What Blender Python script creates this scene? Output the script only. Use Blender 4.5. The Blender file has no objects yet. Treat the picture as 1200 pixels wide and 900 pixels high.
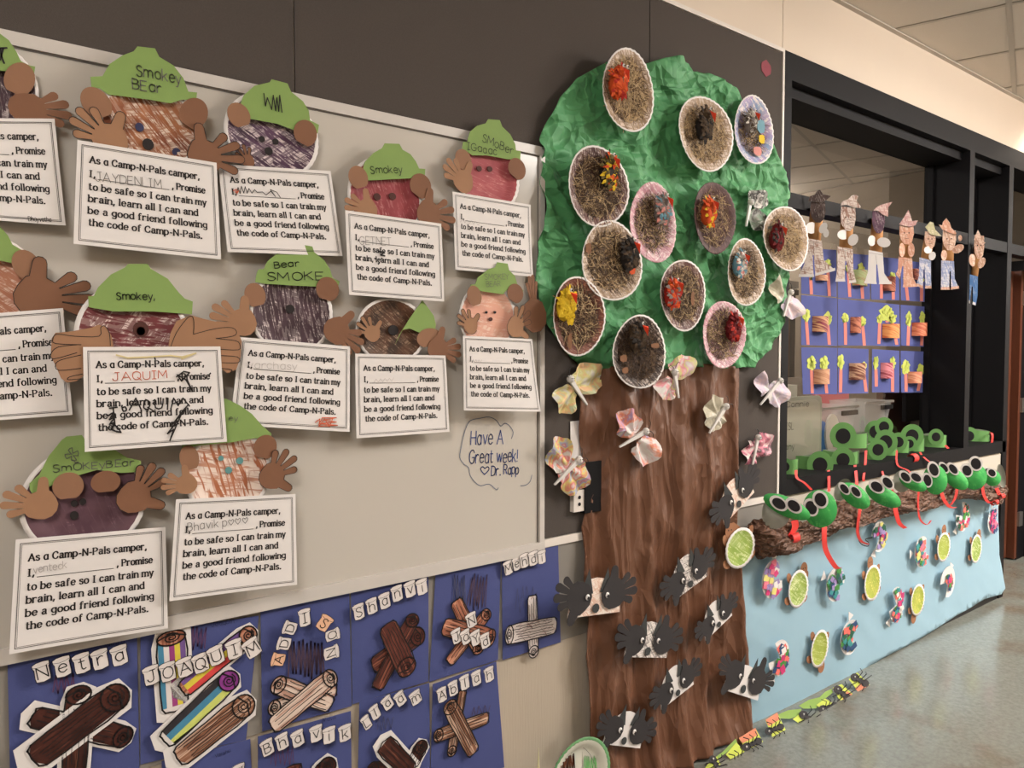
import bpy, bmesh, math, random
from mathutils import Vector, Matrix, noise
from mathutils.geometry import delaunay_2d_cdt, tessellate_polygon
random.seed(7)
S = bpy.context.scene
C = S.collection
R = math.radians
# ------------------------------------------------------------------ camera
FPX = 880.0                                   # focal length in pixels of a 1200x900 frame
TH = math.atan2(1145.0, FPX)                  # wall direction, to the right of the view axis
PH = math.atan2(35.0, FPX)                    # camera looks slightly down
CAM = Vector((0.0, -1.756, 1.46))
FW = Vector((math.cos(TH)*math.cos(PH), math.sin(TH)*math.cos(PH), -math.sin(PH)))
RT = Vector((math.sin(TH), -math.cos(TH), 0.0))
UP = RT.cross(FW)
cd = bpy.data.cameras.new('camera'); cam = bpy.data.objects.new('camera', cd); C.objects.link(cam)
cd.sensor_width = 36.0; cd.lens = 36.0*FPX/1200.0; cd.clip_start = 0.05; cd.clip_end = 60
M3 = Matrix((RT, UP, -FW)).transposed()
cam.matrix_world = Matrix.Translation(CAM) @ M3.to_4x4()
S.camera = cam
# ------------------------------------------------------------------ world, exposure
w = bpy.data.worlds.new('world'); S.world = w; w.use_nodes = True
w.node_tree.nodes['Background'].inputs[0].default_value = (1.0, 0.93, 0.85, 1)
w.node_tree.nodes['Background'].inputs[1].default_value = 0.02
S.view_settings.view_transform = 'Standard'; S.view_settings.look = 'None'
S.view_settings.exposure = 0.0; S.view_settings.gamma = 1.0; S.view_settings.use_curve_mapping = False
LIGHT_COL = (1.0, 0.95, 0.90)
PANELS = [(3.3, -1.95, 56.0), (6.2, -2.75, 240.0), (10.5, -1.7, 150.0), (-0.8, -2.4, 50.0)]   # x, y, strength of the ceiling panels
CEIL = 2.97
CORR = -3.3                                   # the corridor's other wall
# ------------------------------------------------------------------ helpers
def ray(px, py):
    return (FW + RT*((px-600.0)/FPX) + UP*((450.0-py)/FPX))
def W(px, py, d=0.0):
    """a measured point of the wall display, on the plane d in front of the wall: (x, z)"""
    r = ray(px, py); t = (-d - CAM.y)/r.y
    p = CAM + r*t
    return (p.x, p.z)
def V3(px, py, d=0.0):
    x, z = W(px, py, d); return Vector((x, -d, z))
def FL(px, py, z=0.0):
    r = ray(px, py); t = (z-CAM.z)/r.z; return CAM + r*t
def sc(px):                                   # pixels per metre on the wall at that column
    return 0.347*(1745.0-px)
def mx(px):                                   # metres of wall per pixel of width
    return 4161.0/(1745.0-px)**2

ORI = {}
def thing(name, label, cat, loc, group=None):
    o = bpy.data.objects.new(name, None); C.objects.link(o); o.empty_display_size = 0.03
    o.location = loc; o['label'] = label; o['category'] = cat
    if group: o['group'] = group
    ORI[o.name] = Vector(loc); return o
def caps(P2):
    if len(P2) < 5: return [tuple(range(len(P2)))]
    return [tuple(f) for f in tessellate_polygon([P2])]
class MB:
    def __init__(s): s.v = []; s.f = []; s.m = []
    def add(s, vs, fs, m=0):
        n = len(s.v); s.v += [tuple(v) for v in vs]; s.f += [tuple(i+n for i in f) for f in fs]; s.m += [m]*len(fs)
    def box(s, a, b, m=0):
        x0,y0,z0 = a; x1,y1,z1 = b
        s.add([(x0,y0,z0),(x1,y0,z0),(x1,y1,z0),(x0,y1,z0),(x0,y0,z1),(x1,y0,z1),(x1,y1,z1),(x0,y1,z1)],
              [(0,3,2,1),(4,5,6,7),(0,1,5,4),(1,2,6,5),(2,3,7,6),(3,0,4,7)], m)
    def slab(s, pts, d, t=0.0008, m=0, tilt=None):
        """flat cut-out: outline pts (x,z) standing d in front of the wall, thickness t"""
        n = len(pts); f = tilt or (lambda x, z: 0.0)
        vs = [(x, -(d+f(x,z)), z) for x, z in pts] + [(x, -(d+f(x,z))+t, z) for x, z in pts]
        tr = caps([Vector((x, z, 0)) for x, z in pts])
        s.add(vs, tr + [tuple(n+i for i in reversed(f)) for f in tr] + [(i, n+i, n+(i+1)%n, (i+1)%n) for i in range(n)], m)
    def poly(s, P, nrm, t=0.0008, m=0):
        """flat cut-out through the 3D outline P, facing nrm"""
        n = len(P); a = Vector((0,0,1)).cross(nrm).normalized(); b = nrm.cross(a)
        tr = caps([Vector((p.dot(a), p.dot(b), 0)) for p in P])
        s.add([tuple(p) for p in P]+[tuple(p-nrm*t) for p in P], tr+[tuple(n+i for i in reversed(f)) for f in tr]+[(i, n+i, n+(i+1)%n, (i+1)%n) for i in range(n)], m)
    def ribbon3(s, P, nrm, wd, m=0, closed=False):
        P = [Vector(p) for p in P]
        if closed: P.append(P[0])
        for a, b in zip(P, P[1:]):
            u = b-a
            if u.length < 1e-7: continue
            u.normalize(); v = nrm.cross(u)*wd/2; e = u*wd*.35
            s.add([a-e+v, a-e-v, b+e-v, b+e+v], [(0,1,2,3)], m)
    def ribbon(s, pts, wd, m=0, closed=False):
        """flat pen line through 3D points lying about parallel to the wall"""
        P = [Vector(p) for p in pts]
        if closed: P.append(P[0])
        for i in range(len(P)-1):
            a, b = P[i], P[i+1]; dx = b.x-a.x; dz = b.z-a.z; L = math.hypot(dx, dz)
            if L < 1e-7: continue
            ww = wd(dx/L, dz/L) if callable(wd) else wd
            nx, nz = -dz/L*ww/2, dx/L*ww/2; ex, ez = dx/L*ww*0.35, dz/L*ww*0.35
            s.add([(a.x-ex+nx, a.y, a.z-ez+nz), (a.x-ex-nx, a.y, a.z-ez-nz), (b.x+ex-nx, b.y, b.z+ez-nz), (b.x+ex+nx, b.y, b.z+ez+nz)], [(0,1,2,3)], m)
    def tube(s, pts, rad, seg=8, m=0, cap=True):
        P = [Vector(p) for p in pts]; n = len(P); vs = []
        for i, p in enumerate(P):
            t = (P[min(i+1,n-1)]-P[max(i-1,0)]).normalized()
            u = t.orthogonal().normalized() if i == 0 else (u - t*u.dot(t)).normalized()
            v = t.cross(u); r = rad[i] if hasattr(rad, '__len__') else rad
            vs += [p+(u*math.cos(a)+v*math.sin(a))*r for a in [2*math.pi*k/seg for k in range(seg)]]
        fs = [(i*seg+k, i*seg+(k+1)%seg, (i+1)*seg+(k+1)%seg, (i+1)*seg+k) for i in range(n-1) for k in range(seg)]
        if cap: fs += [tuple(range(seg-1,-1,-1)), tuple(range((n-1)*seg, n*seg))]
        s.add(vs, fs, m)
    def ball(s, c, r, m=0, nu=10, nv=7):
        c = Vector(c); rx, ry, rz = r if hasattr(r, '__len__') else (r, r, r)
        vs = [c+Vector((0,0,rz))]
        for j in range(1, nv):
            a = math.pi*j/nv
            vs += [c+Vector((rx*math.sin(a)*math.cos(b), ry*math.sin(a)*math.sin(b), rz*math.cos(a))) for b in [2*math.pi*k/nu for k in range(nu)]]
        vs.append(c-Vector((0,0,rz))); L = len(vs)-1
        fs = [(0, 1+k, 1+(k+1)%nu) for k in range(nu)]
        for j in range(nv-2):
            fs += [(1+j*nu+k, 1+(j+1)*nu+k, 1+(j+1)*nu+(k+1)%nu, 1+j*nu+(k+1)%nu) for k in range(nu)]
        fs += [(L, 1+(nv-2)*nu+(k+1)%nu, 1+(nv-2)*nu+k) for k in range(nu)]
        s.add(vs, fs, m)
    def grid(s, fn, nu, nv, m=0, t=0.0):
        vs = [fn(i/nu, j/nv) for j in range(nv+1) for i in range(nu+1)]
        fs = [(j*(nu+1)+i, j*(nu+1)+i+1, (j+1)*(nu+1)+i+1, (j+1)*(nu+1)+i) for j in range(nv) for i in range(nu)]
        s.add(vs, fs, m)
        if t:
            vb = [(v[0], v[1]+t, v[2]) for v in vs]; n = len(vs)
            edge = [i for i in range(nu+1)] + [j*(nu+1)+nu for j in range(1,nv+1)] + [nv*(nu+1)+i for i in range(nu-1,-1,-1)] + [j*(nu+1) for j in range(nv-1,0,-1)]
            s.add(vs+vb, [tuple(n+k for k in reversed(f)) for f in fs] + [(edge[k], edge[(k+1)%len(edge)], n+edge[(k+1)%len(edge)], n+edge[k]) for k in range(len(edge))], m)
    def build(s, name, mats, parent=None, smooth=False, kind=None, label=None):
        if not hasattr(mats, '__len__'): mats = [mats]
        me = bpy.data.meshes.new(name); o = bpy.data.objects.new(name, me); C.objects.link(o)
        if parent is not None:
            org = ORI[parent.name]; o.parent = parent; ORI[o.name] = org
            vs = [(x-org.x, y-org.y, z-org.z) for x, y, z in s.v]
        else:
            vs = s.v; ORI[o.name] = Vector((0,0,0))
        me.from_pydata(vs, [], s.f)
        for m in mats: me.materials.append(m)
        me.polygons.foreach_set('material_index', s.m)
        if smooth: me.polygons.foreach_set('use_smooth', [True]*len(s.f))
        me.update()
        if kind: o['kind'] = kind
        if label: o['label'] = label
        return o
def toplevel(mb, name, mats, label=None, cat=None, kind=None, smooth=False, group=None, loc=None):
    """a thing that is one mesh; its origin goes to loc"""
    if loc is None:
        xs = [v[0] for v in mb.v]; ys = [v[1] for v in mb.v]; zs = [v[2] for v in mb.v]
        loc = ((min(xs)+max(xs))/2, (min(ys)+max(ys))/2, min(zs))
    mb.v = [(x-loc[0], y-loc[1], z-loc[2]) for x, y, z in mb.v]
    o = mb.build(name, mats, None, smooth); o.location = loc; ORI[o.name] = Vector(loc)
    if label: o['label'] = label; o['category'] = cat
    if kind: o['kind'] = kind
    if group: o['group'] = group
    return o
def mesh2d(pts, step, jit=0.35):
    """triangulated filled outline with inner points"""
    xs = [p[0] for p in pts]; zs = [p[1] for p in pts]; out = []
    n = len(pts)
    for i in range(n):
        a = Vector(pts[i]); b = Vector(pts[(i+1)%n]); k = max(1, int((b-a).length/step))
        for j in range(k): out.append(a.lerp(b, j/k))
    def inside(x, z):
        c = False; j = n-1
        for i in range(n):
            if (pts[i][1] > z) != (pts[j][1] > z) and x < (pts[j][0]-pts[i][0])*(z-pts[i][1])/(pts[j][1]-pts[i][1])+pts[i][0]: c = not c
            j = i
        return c
    m = len(out); ed = [(i, (i+1)%m) for i in range(m)]
    x = min(xs)
    while x < max(xs):
        z = min(zs)
        while z < max(zs):
            q = (x+random.uniform(-jit,jit)*step, z+random.uniform(-jit,jit)*step)
            if inside(*q): out.append(Vector(q))
            z += step
        x += step
    r = delaunay_2d_cdt(out, ed, [], 1, 1e-5)
    return [tuple(v) for v in r[0]], [tuple(f) for f in r[2]]
def smooth(pts, closed=False, k=4):
    n = len(pts); out = []
    rng = range(n) if closed else range(n-1)
    for i in rng:
        if closed: p0,p1,p2,p3 = pts[i-1], pts[i], pts[(i+1)%n], pts[(i+2)%n]
        else: p0,p1,p2,p3 = pts[max(i-1,0)], pts[i], pts[i+1], pts[min(i+2,n-1)]
        for j in range(k):
            t = j/k
            out.append(tuple(0.5*((2*b)+(-a+c)*t+(2*a-5*b+4*c-d)*t*t+(-a+3*b-3*c+d)*t**3) for a,b,c,d in zip(p0,p1,p2,p3)))
    if not closed: out.append(tuple(pts[-1]))
    return out
def ell(cx, cz, rx, rz, rot=0.0, n=28, a0=0.0, a1=2*math.pi):
    full = abs(a1-a0-2*math.pi) < 1e-6
    return [(cx+rx*math.cos(a)*math.cos(rot)-rz*math.sin(a)*math.sin(rot), cz+rx*math.cos(a)*math.sin(rot)+rz*math.sin(a)*math.cos(rot))
            for a in [a0+(a1-a0)*i/(n if full else n-1) for i in range(n)]]
# ------------------------------------------------------------------ materials
MATS = {}
def lin(c): return tuple(((x/255)/12.92 if x/255 <= 0.04045 else ((x/255+0.055)/1.055)**2.4) for x in c)+(1.0,)
def nt(m):
    n = m.node_tree; return n, n.nodes, n.links
def base_mat(name, col, rough=0.75, var=0.08, vs=14.0, bump=0.0, bs=120.0, spec=0.3, metal=0.0, stretch=None):
    """col is an sRGB albedo 0..255; var = tone variation, bump = fine relief"""
    if name in MATS: return MATS[name]
    m = bpy.data.materials.new(name); m.use_nodes = True; t, N, L = nt(m)
    b = N['Principled BSDF']; b.inputs['Roughness'].default_value = rough
    b.inputs['Specular IOR Level'].default_value = spec; b.inputs['Metallic'].default_value = metal
    tc = N.new('ShaderNodeTexCoord'); mp = N.new('ShaderNodeMapping'); L.new(tc.outputs['Object'], mp.inputs[0])
    if stretch: mp.inputs['Scale'].default_value = stretch
    nz = N.new('ShaderNodeTexNoise'); nz.inputs['Scale'].default_value = vs; nz.inputs['Detail'].default_value = 5
    L.new(mp.outputs[0], nz.inputs[0])
    mix = N.new('ShaderNodeMix'); mix.data_type = 'RGBA'
    c = lin(col); mix.inputs[6].default_value = tuple(x*(1-var) for x in c[:3])+(1,); mix.inputs[7].default_value = tuple(min(1, x*(1+var)) for x in c[:3])+(1,)
    L.new(nz.outputs[0], mix.inputs[0]); L.new(mix.outputs[2], b.inputs['Base Color'])
    if bump:
        n2 = N.new('ShaderNodeTexNoise'); n2.inputs['Scale'].default_value = bs; n2.inputs['Detail'].default_value = 3
        L.new(mp.outputs[0], n2.inputs[0])
        bp = N.new('ShaderNodeBump'); bp.inputs['Strength'].default_value = bump; bp.inputs['Distance'].default_value = 0.004
        L.new(n2.outputs[0], bp.inputs['Height']); L.new(bp.outputs[0], b.inputs['Normal'])
    MATS[name] = m; return m
def crayon(name, paper, cols, scale=40.0, ang=35.0, cover=0.55, cross=True, dist=7.0):
    """crayon hatching over paper: one or two colours, two hatch directions"""
    if name in MATS: return MATS[name]
    m = bpy.data.materials.new(name); m.use_nodes = True; t, N, L = nt(m)
    b = N['Principled BSDF']; b.inputs['Roughness'].default_value = 0.6; b.inputs['Specular IOR Level'].default_value = 0.25
    tc = N.new('ShaderNodeTexCoord'); oi = N.new('ShaderNodeObjectInfo'); ad = N.new('ShaderNodeVectorMath'); ad.operation = 'ADD'
    L.new(tc.outputs['Object'], ad.inputs[0]); L.new(oi.outputs['Random'], ad.inputs[1])
    prev = None
    for i, a in enumerate((ang, ang+65.0) if cross else (ang,)):
        mp = N.new('ShaderNodeMapping'); mp.inputs['Rotation'].default_value = (0, R(a), 0); L.new(ad.outputs[0], mp.inputs[0])
        m2_ = N.new('ShaderNodeMapping'); m2_.inputs['Scale'].default_value = (scale*2.6, scale*.3, scale*(.34 if cross else .12)); L.new(mp.outputs[0], m2_.inputs[0])
        wv = N.new('ShaderNodeTexNoise'); wv.inputs['Scale'].default_value = 1.0; wv.inputs['Detail'].default_value = 2.5; wv.inputs['Roughness'].default_value = .6
        wv.inputs['Distortion'].default_value = dist*.2; L.new(m2_.outputs[0], wv.inputs[0])
        rp = N.new('ShaderNodeMapRange'); th = .5+(.5-cover)*.42; rp.inputs[1].default_value = th-.045; rp.inputs[2].default_value = th+.045
        L.new(wv.outputs[0], rp.inputs[0])
        if prev:
            mxn = N.new('ShaderNodeMath'); mxn.operation = 'MAXIMUM'; L.new(prev, mxn.inputs[0])
            ml = N.new('ShaderNodeMath'); ml.operation = 'MULTIPLY'; ml.inputs[1].default_value = 0.8; L.new(rp.outputs[0], ml.inputs[0])
            L.new(ml.outputs[0], mxn.inputs[1]); prev = mxn.outputs[0]
        else: prev = rp.outputs[0]
    nz = N.new('ShaderNodeTexNoise'); nz.inputs['Scale'].default_value = 22; nz.inputs['Detail'].default_value = 4; L.new(ad.outputs[0], nz.inputs[0])
    m1 = N.new('ShaderNodeMix'); m1.data_type = 'RGBA'; m1.inputs[6].default_value = lin(cols[0]); m1.inputs[7].default_value = lin(cols[-1])
    r2 = N.new('ShaderNodeMapRange'); r2.inputs[1].default_value = 0.35; r2.inputs[2].default_value = 0.65
    L.new(nz.outputs[0], r2.inputs[0]); L.new(r2.outputs[0], m1.inputs[0])
    m2 = N.new('ShaderNodeMix'); m2.data_type = 'RGBA'; m2.inputs[6].default_value = lin(paper)
    L.new(prev, m2.inputs[0]); L.new(m1.outputs[2], m2.inputs[7]); L.new(m2.outputs[2], b.inputs['Base Color'])
    MATS[name] = m; return m
def creased(m, scale, stretch=(1, 1, 1), strength=.6, dist=.012, rot=0.0):
    """fine fold relief for crumpled paper"""
    t, N, L = nt(m); b = N['Principled BSDF']; tc = N.new('ShaderNodeTexCoord'); mp = N.new('ShaderNodeMapping'); mp.inputs['Scale'].default_value = stretch; mp.inputs['Rotation'].default_value = (0, R(rot), 0)
    L.new(tc.outputs['Object'], mp.inputs[0]); nz = N.new('ShaderNodeTexNoise'); nz.inputs['Scale'].default_value = scale*.6; nz.inputs['Detail'].default_value = 2; L.new(mp.outputs[0], nz.inputs[0])
    vm = N.new('ShaderNodeVectorMath'); vm.operation = 'SCALE'; vm.inputs[3].default_value = 1.3/scale; L.new(nz.outputs['Color'], vm.inputs[0])
    va = N.new('ShaderNodeVectorMath'); va.operation = 'ADD'; L.new(mp.outputs[0], va.inputs[0]); L.new(vm.outputs[0], va.inputs[1]); prev = None
    for k, (sc_, w_) in enumerate(((scale, 1.0), (scale*2.3, .45))):
        vo = N.new('ShaderNodeTexVoronoi'); vo.feature = 'F1'; vo.distance = 'MANHATTAN' if k else 'EUCLIDEAN'; vo.inputs['Scale'].default_value = sc_; L.new(va.outputs[0], vo.inputs['Vector'])
        ml = N.new('ShaderNodeMath'); ml.operation = 'MULTIPLY'; ml.inputs[1].default_value = w_; L.new(vo.outputs['Distance'], ml.inputs[0])
        if prev: ad = N.new('ShaderNodeMath'); ad.operation = 'ADD'; L.new(prev, ad.inputs[0]); L.new(ml.outputs[0], ad.inputs[1]); prev = ad.outputs[0]
        else: prev = ml.outputs[0]
    bp = N.new('ShaderNodeBump'); bp.inputs['Strength'].default_value = strength; bp.inputs['Distance'].default_value = dist; L.new(prev, bp.inputs['Height']); L.new(bp.outputs[0], b.inputs['Normal'])
    return m
PAPER = (220, 215, 212)
white = base_mat('white_paper', PAPER, 0.7, 0.03, 8)
ink = base_mat('black_ink', (34, 30, 30), 0.5, 0.05)
pencil = base_mat('pencil_grey', (98, 94, 90), 0.6, 0.1, 90)
faint = base_mat('faint_pencil', (176, 169, 166), 0.6, 0.1, 90)
redink = base_mat('red_crayon', (190, 92, 62), 0.6, 0.25, 120)
blueink = base_mat('blue_marker', (52, 74, 134), 0.5, 0.1)
hatgreen = base_mat('hat_green_paper', (124, 150, 84), 0.75, 0.05, 9, 0.05)
skin = [base_mat('brown_paper_a', (137, 100, 76), 0.75, 0.06, 9, 0.05), base_mat('brown_paper_b', (121, 84, 62), 0.75, 0.06, 9, 0.05), base_mat('brown_paper_c', (150, 112, 84), 0.75, 0.06, 9, 0.05)]
blackcard = base_mat('black_paper', (48, 45, 46), 0.8, 0.06, 12, 0.05)
navy = base_mat('blue_construction_paper', (68, 76, 126), 0.8, 0.06, 10, 0.08, 300)
redpaper = base_mat('red_paper', (205, 52, 46), 0.6, 0.06)
frogpaper = base_mat('frog_green_paper', (104, 154, 88), 0.7, 0.06)
pupil = base_mat('pupil_black', (30, 27, 30), 0.7, 0.05)
# ------------------------------------------------------------------ pen lettering
G = {
'A':(6.4,'0,0 3.2,7.2 6.4,0;1.3,2.6 5.1,2.6'),'B':(5,'0,0 0,7.2;~0,7.2 3,7.1 4.2,5.6 3,4 0,3.8;~0,3.8 3.5,3.6 4.9,2 3.4,.1 0,0'),
'C':(5.8,'~5.6,5.6 4.6,7 3,7.3 .8,6 0,3.6 .8,1 3,-.1 4.7,.3 5.7,1.7'),'D':(5.6,'0,0 0,7.2;~0,7.2 3.2,7 5.4,5.4 5.6,3.2 4.6,.9 2.5,.1 0,0'),
'E':(4.6,'4.6,0 0,0 0,7.2 4.6,7.2;0,3.7 3.8,3.7'),'G':(6,'~5.6,5.8 4.6,7 3,7.3 .8,6 0,3.6 .8,1 3,-.1 5,.6 5.8,2 5.8,3.2;3.4,3.2 5.9,3.2'),
'H':(5.4,'0,0 0,7.2;5.4,0 5.4,7.2;0,3.7 5.4,3.7'),'I':(2.8,'1.4,0 1.4,7.2;0,7.2 2.8,7.2;0,0 2.8,0'),
'J':(5,'~3.6,7.2 3.6,2 3,.4 1.6,-.1 .4,.6 0,1.8;1.8,7.2 5,7.2'),'K':(5,'0,0 0,7.2;4.6,7.2 0,3.2;1.4,4.2 5,0'),
'L':(4.4,'0,7.2 0,0 4.4,0'),'M':(7,'0,0 .6,7.2 3.5,2 6.4,7.2 7,0'),'N':(5.6,'0,0 0,7.2 5.6,0 5.6,7.2'),
'O':(6,'~3,7.3 .8,6.2 0,3.6 .8,1 3,-.1 5.2,1 6,3.6 5.2,6.2 3,7.3'),'P':(5,'0,0 0,7.2;~0,7.2 3.2,7.1 4.9,5.4 3.2,3.5 0,3.4'),
'Q':(6.4,'~3,7.3 .8,6.2 0,3.6 .8,1 3,-.1 5.2,1 6,3.6 5.2,6.2 3,7.3;3.6,2 6.4,-.8'),'R':(5,'0,0 0,7.2;~0,7.2 3.2,7.1 4.9,5.4 3.2,3.5 0,3.4;2.4,3.4 5,0'),
'S':(4.6,'~4.3,6.2 3.2,7.2 1.4,7.1 .3,5.8 1,4.4 3.4,3.3 4.5,1.9 3.4,.1 1.4,-.1 0,1'),'T':(5.4,'2.7,0 2.7,7.2;0,7.2 5.4,7.2'),
'U':(5.4,'~0,7.2 0,2.4 .8,.5 2.7,-.1 4.6,.5 5.4,2.4 5.4,7.2'),'V':(5.6,'0,7.2 2.8,0 5.6,7.2'),'W':(8,'0,7.2 2,0 4,6 6,0 8,7.2'),
'Y':(5.4,'0,7.2 2.7,3.6 5.4,7.2;2.7,3.6 2.7,0'),
'a':(4.6,'~4.2,3.9 3,5 1.5,4.9 .2,3.4 .2,1.6 1.4,0 3,.1 4.2,1.3;4.2,5 4.2,0'),
'@':(4.6,'~.5,4.2 1.8,5.1 3.3,4.8 3.8,3.4 3.8,.8 4.6,0;~3.8,3 1.4,2.6 .3,1.4 1.2,-.1 2.8,.2 3.8,1.2'),
'b':(4.6,'0,7.5 0,0;~0,3.9 1.4,5 3.2,4.9 4.5,3.4 4.4,1.6 3,0 1.2,.1 0,1.2'),'c':(4,'~3.9,4.1 2.4,5.1 .8,4.4 0,2.5 .8,.5 2.5,-.1 4,1'),
'd':(4.6,'4.4,7.5 4.4,0;~4.4,3.9 3.1,5 1.4,4.9 .1,3.4 .2,1.6 1.5,0 3.2,.1 4.4,1.3'),
'e':(4.4,'~.1,2.7 2.4,2.7 4.3,2.8 3.8,4.4 2.2,5.1 .6,4.2 0,2.4 .8,.5 2.5,-.1 4.1,.9'),'f':(3.4,'~3.4,7 2.4,7.5 1.3,6.6 1.2,5 1.2,2.5 1.2,0;0,5 3,5'),
'g':(4.6,'~4.4,3.9 3.1,5 1.4,4.9 .1,3.4 .2,1.8 1.5,.4 3.2,.5 4.4,1.6;~4.4,5 4.4,2 4.4,-.6 3.6,-2.1 2,-2.4 .3,-1.7'),
'h':(4.6,'0,7.5 0,0;~0,3.7 1.6,5 3.4,4.8 4.3,3.4 4.3,1.7 4.3,0'),'i':(1,'.5,5 .5,0;.4,6.7 .6,7.1'),'k':(4.2,'0,7.5 0,0;3.8,5 0,1.8;1.4,3 4.2,0'),
'l':(1,'.5,7.5 .5,0'),'m':(7.4,'0,5 0,0;~0,3.6 1.3,5 2.8,4.8 3.6,3.4 3.6,1.7 3.6,0;~3.6,3.6 5,5 6.4,4.8 7.3,3.4 7.3,1.7 7.3,0'),
'n':(4.4,'0,5 0,0;~0,3.7 1.6,5 3.4,4.8 4.3,3.4 4.3,1.7 4.3,0'),'o':(4.6,'~2.3,5.1 .6,4.3 0,2.5 .6,.7 2.3,-.1 4,.7 4.6,2.5 4,4.3 2.3,5.1'),
'p':(4.6,'0,5 0,-2.3;~0,3.9 1.4,5 3.2,4.9 4.5,3.4 4.4,1.6 3,0 1.2,.1 0,1.2'),'r':(3.2,'0,5 0,0;~0,3.3 1.2,4.8 2.4,5.1 3.2,4.6'),
's':(3.6,'~3.4,4.3 2.2,5.1 .6,4.7 .3,3.5 1.8,2.6 3.4,1.9 3.2,.4 1.6,-.1 0,.7'),'t':(3.2,'~1.2,6.8 1.2,4 1.2,1 2,0 3.2,.4;0,5 3,5'),
'u':(4.4,'~0,5 0,1.6 .9,.1 2.4,0 4.2,1.4;4.3,5 4.3,0'),'v':(4.4,'0,5 2.2,0 4.4,5'),'w':(6.4,'0,5 1.6,0 3.2,4.4 4.8,0 6.4,5'),
'y':(4.4,'0,5 2.3,0;4.4,5 1.4,-2.3 .2,-2.3'),',':(1.2,'.8,.6 .2,-1.4'),'.':(1.2,'.5,-.1 .5,.5;.8,-.1 .8,.5'),'-':(3,'.2,2.3 2.8,2.3;.2,2.8 2.8,2.8'),'!':(1.4,'.7,7.2 .7,2;.5,.2 .8,.5'),
'q':(4.6,'4.4,5 4.4,-2.3;~4.4,3.9 3.1,5 1.4,4.9 .1,3.4 .2,1.6 1.5,0 3.2,.1 4.4,1.3'),'z':(4,'0,5 4,5 0,0 4,0'),'x':(4,'0,5 4,0;4,5 0,0'),
'<':(6,'~3,0 .6,2.6 .2,4.4 1.4,5.4 3,4.2 4.6,5.4 5.8,4.4 5.4,2.6 3,0')}
STR = {}
def strokes(ch):
    if ch not in STR:
        out = []
        for st in G[ch][1].split(';'):
            sm = st.startswith('~'); pts = [tuple(map(float, q.split(','))) for q in st.lstrip('~').split()]
            out.append((smooth(pts, k=3) if sm else pts, sm))
        STR[ch] = out
    return STR[ch]
def text_segments(txt, serif=False, jit=0.0):
    """strokes of a line of writing in glyph units (10 = font size) and its width"""
    x = 0.0; out = []
    for ch in txt:
        if ch == ' ': x += 3.4; continue
        wd = G[ch][0]; jx = random.uniform(-jit, jit); jy = random.uniform(-jit, jit); js = 1+random.uniform(-jit, jit)*0.12
        for pts, sm in strokes(ch):
            out.append([(x+jx+a*js, jy+b*js) for a, b in pts])
            if serif and not (ch in 'I,.-@ce'):
                for (a, b), (a2, b2) in ((pts[0], pts[1]), (pts[-1], pts[-2])):
                    if abs(b-b2) > abs(a-a2)*0.8 and abs(b-b2) > 0.4 and min(abs(b-q) for q in (0, 5, 7.2, 7.5, -2.3)) < 0.05 and not (ch == 'i' and b > 6):
                        up = b > b2
                        if up and ch.islower() and ch not in 'vwyu': out.append([(x+a-1.1, b-0.15), (x+a+0.3, b-0.15)])
                        else: out.append([(x+a-1.0, b+(0.2 if not up else -0.2)), (x+a+1.0, b+(0.2 if not up else -0.2))])
        x += wd+1.5+(0.5 if serif else 0)
    return out, x-1.5
def write(mb, txt, a, b, h, d, pen, m=0, serif=False, jit=0.0):
    """write txt from wall point a to wall point b (x,z), capital height h metres, d in front"""
    segs, wd = text_segments(txt, serif, jit)
    ax, az = a; bx, bz = b; L = math.hypot(bx-ax, bz-az); ux, uz = (bx-ax)/L, (bz-az)/L; sx = L/wd; sy = h/7.2
    for s_ in segs:
        mb.ribbon([(ax+ux*p*sx-uz*q*sy, -d, az+uz*p*sx+ux*q*sy) for p, q in s_], pen, m)
def wr(mb, txt, p0, p1, hpx, d, pen=0.0016, m=0, jit=0.35):
    write(mb, txt, W(*p0, d), W(*p1, d), hpx/sc(p0[0]), d, pen, m, False, jit)
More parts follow.
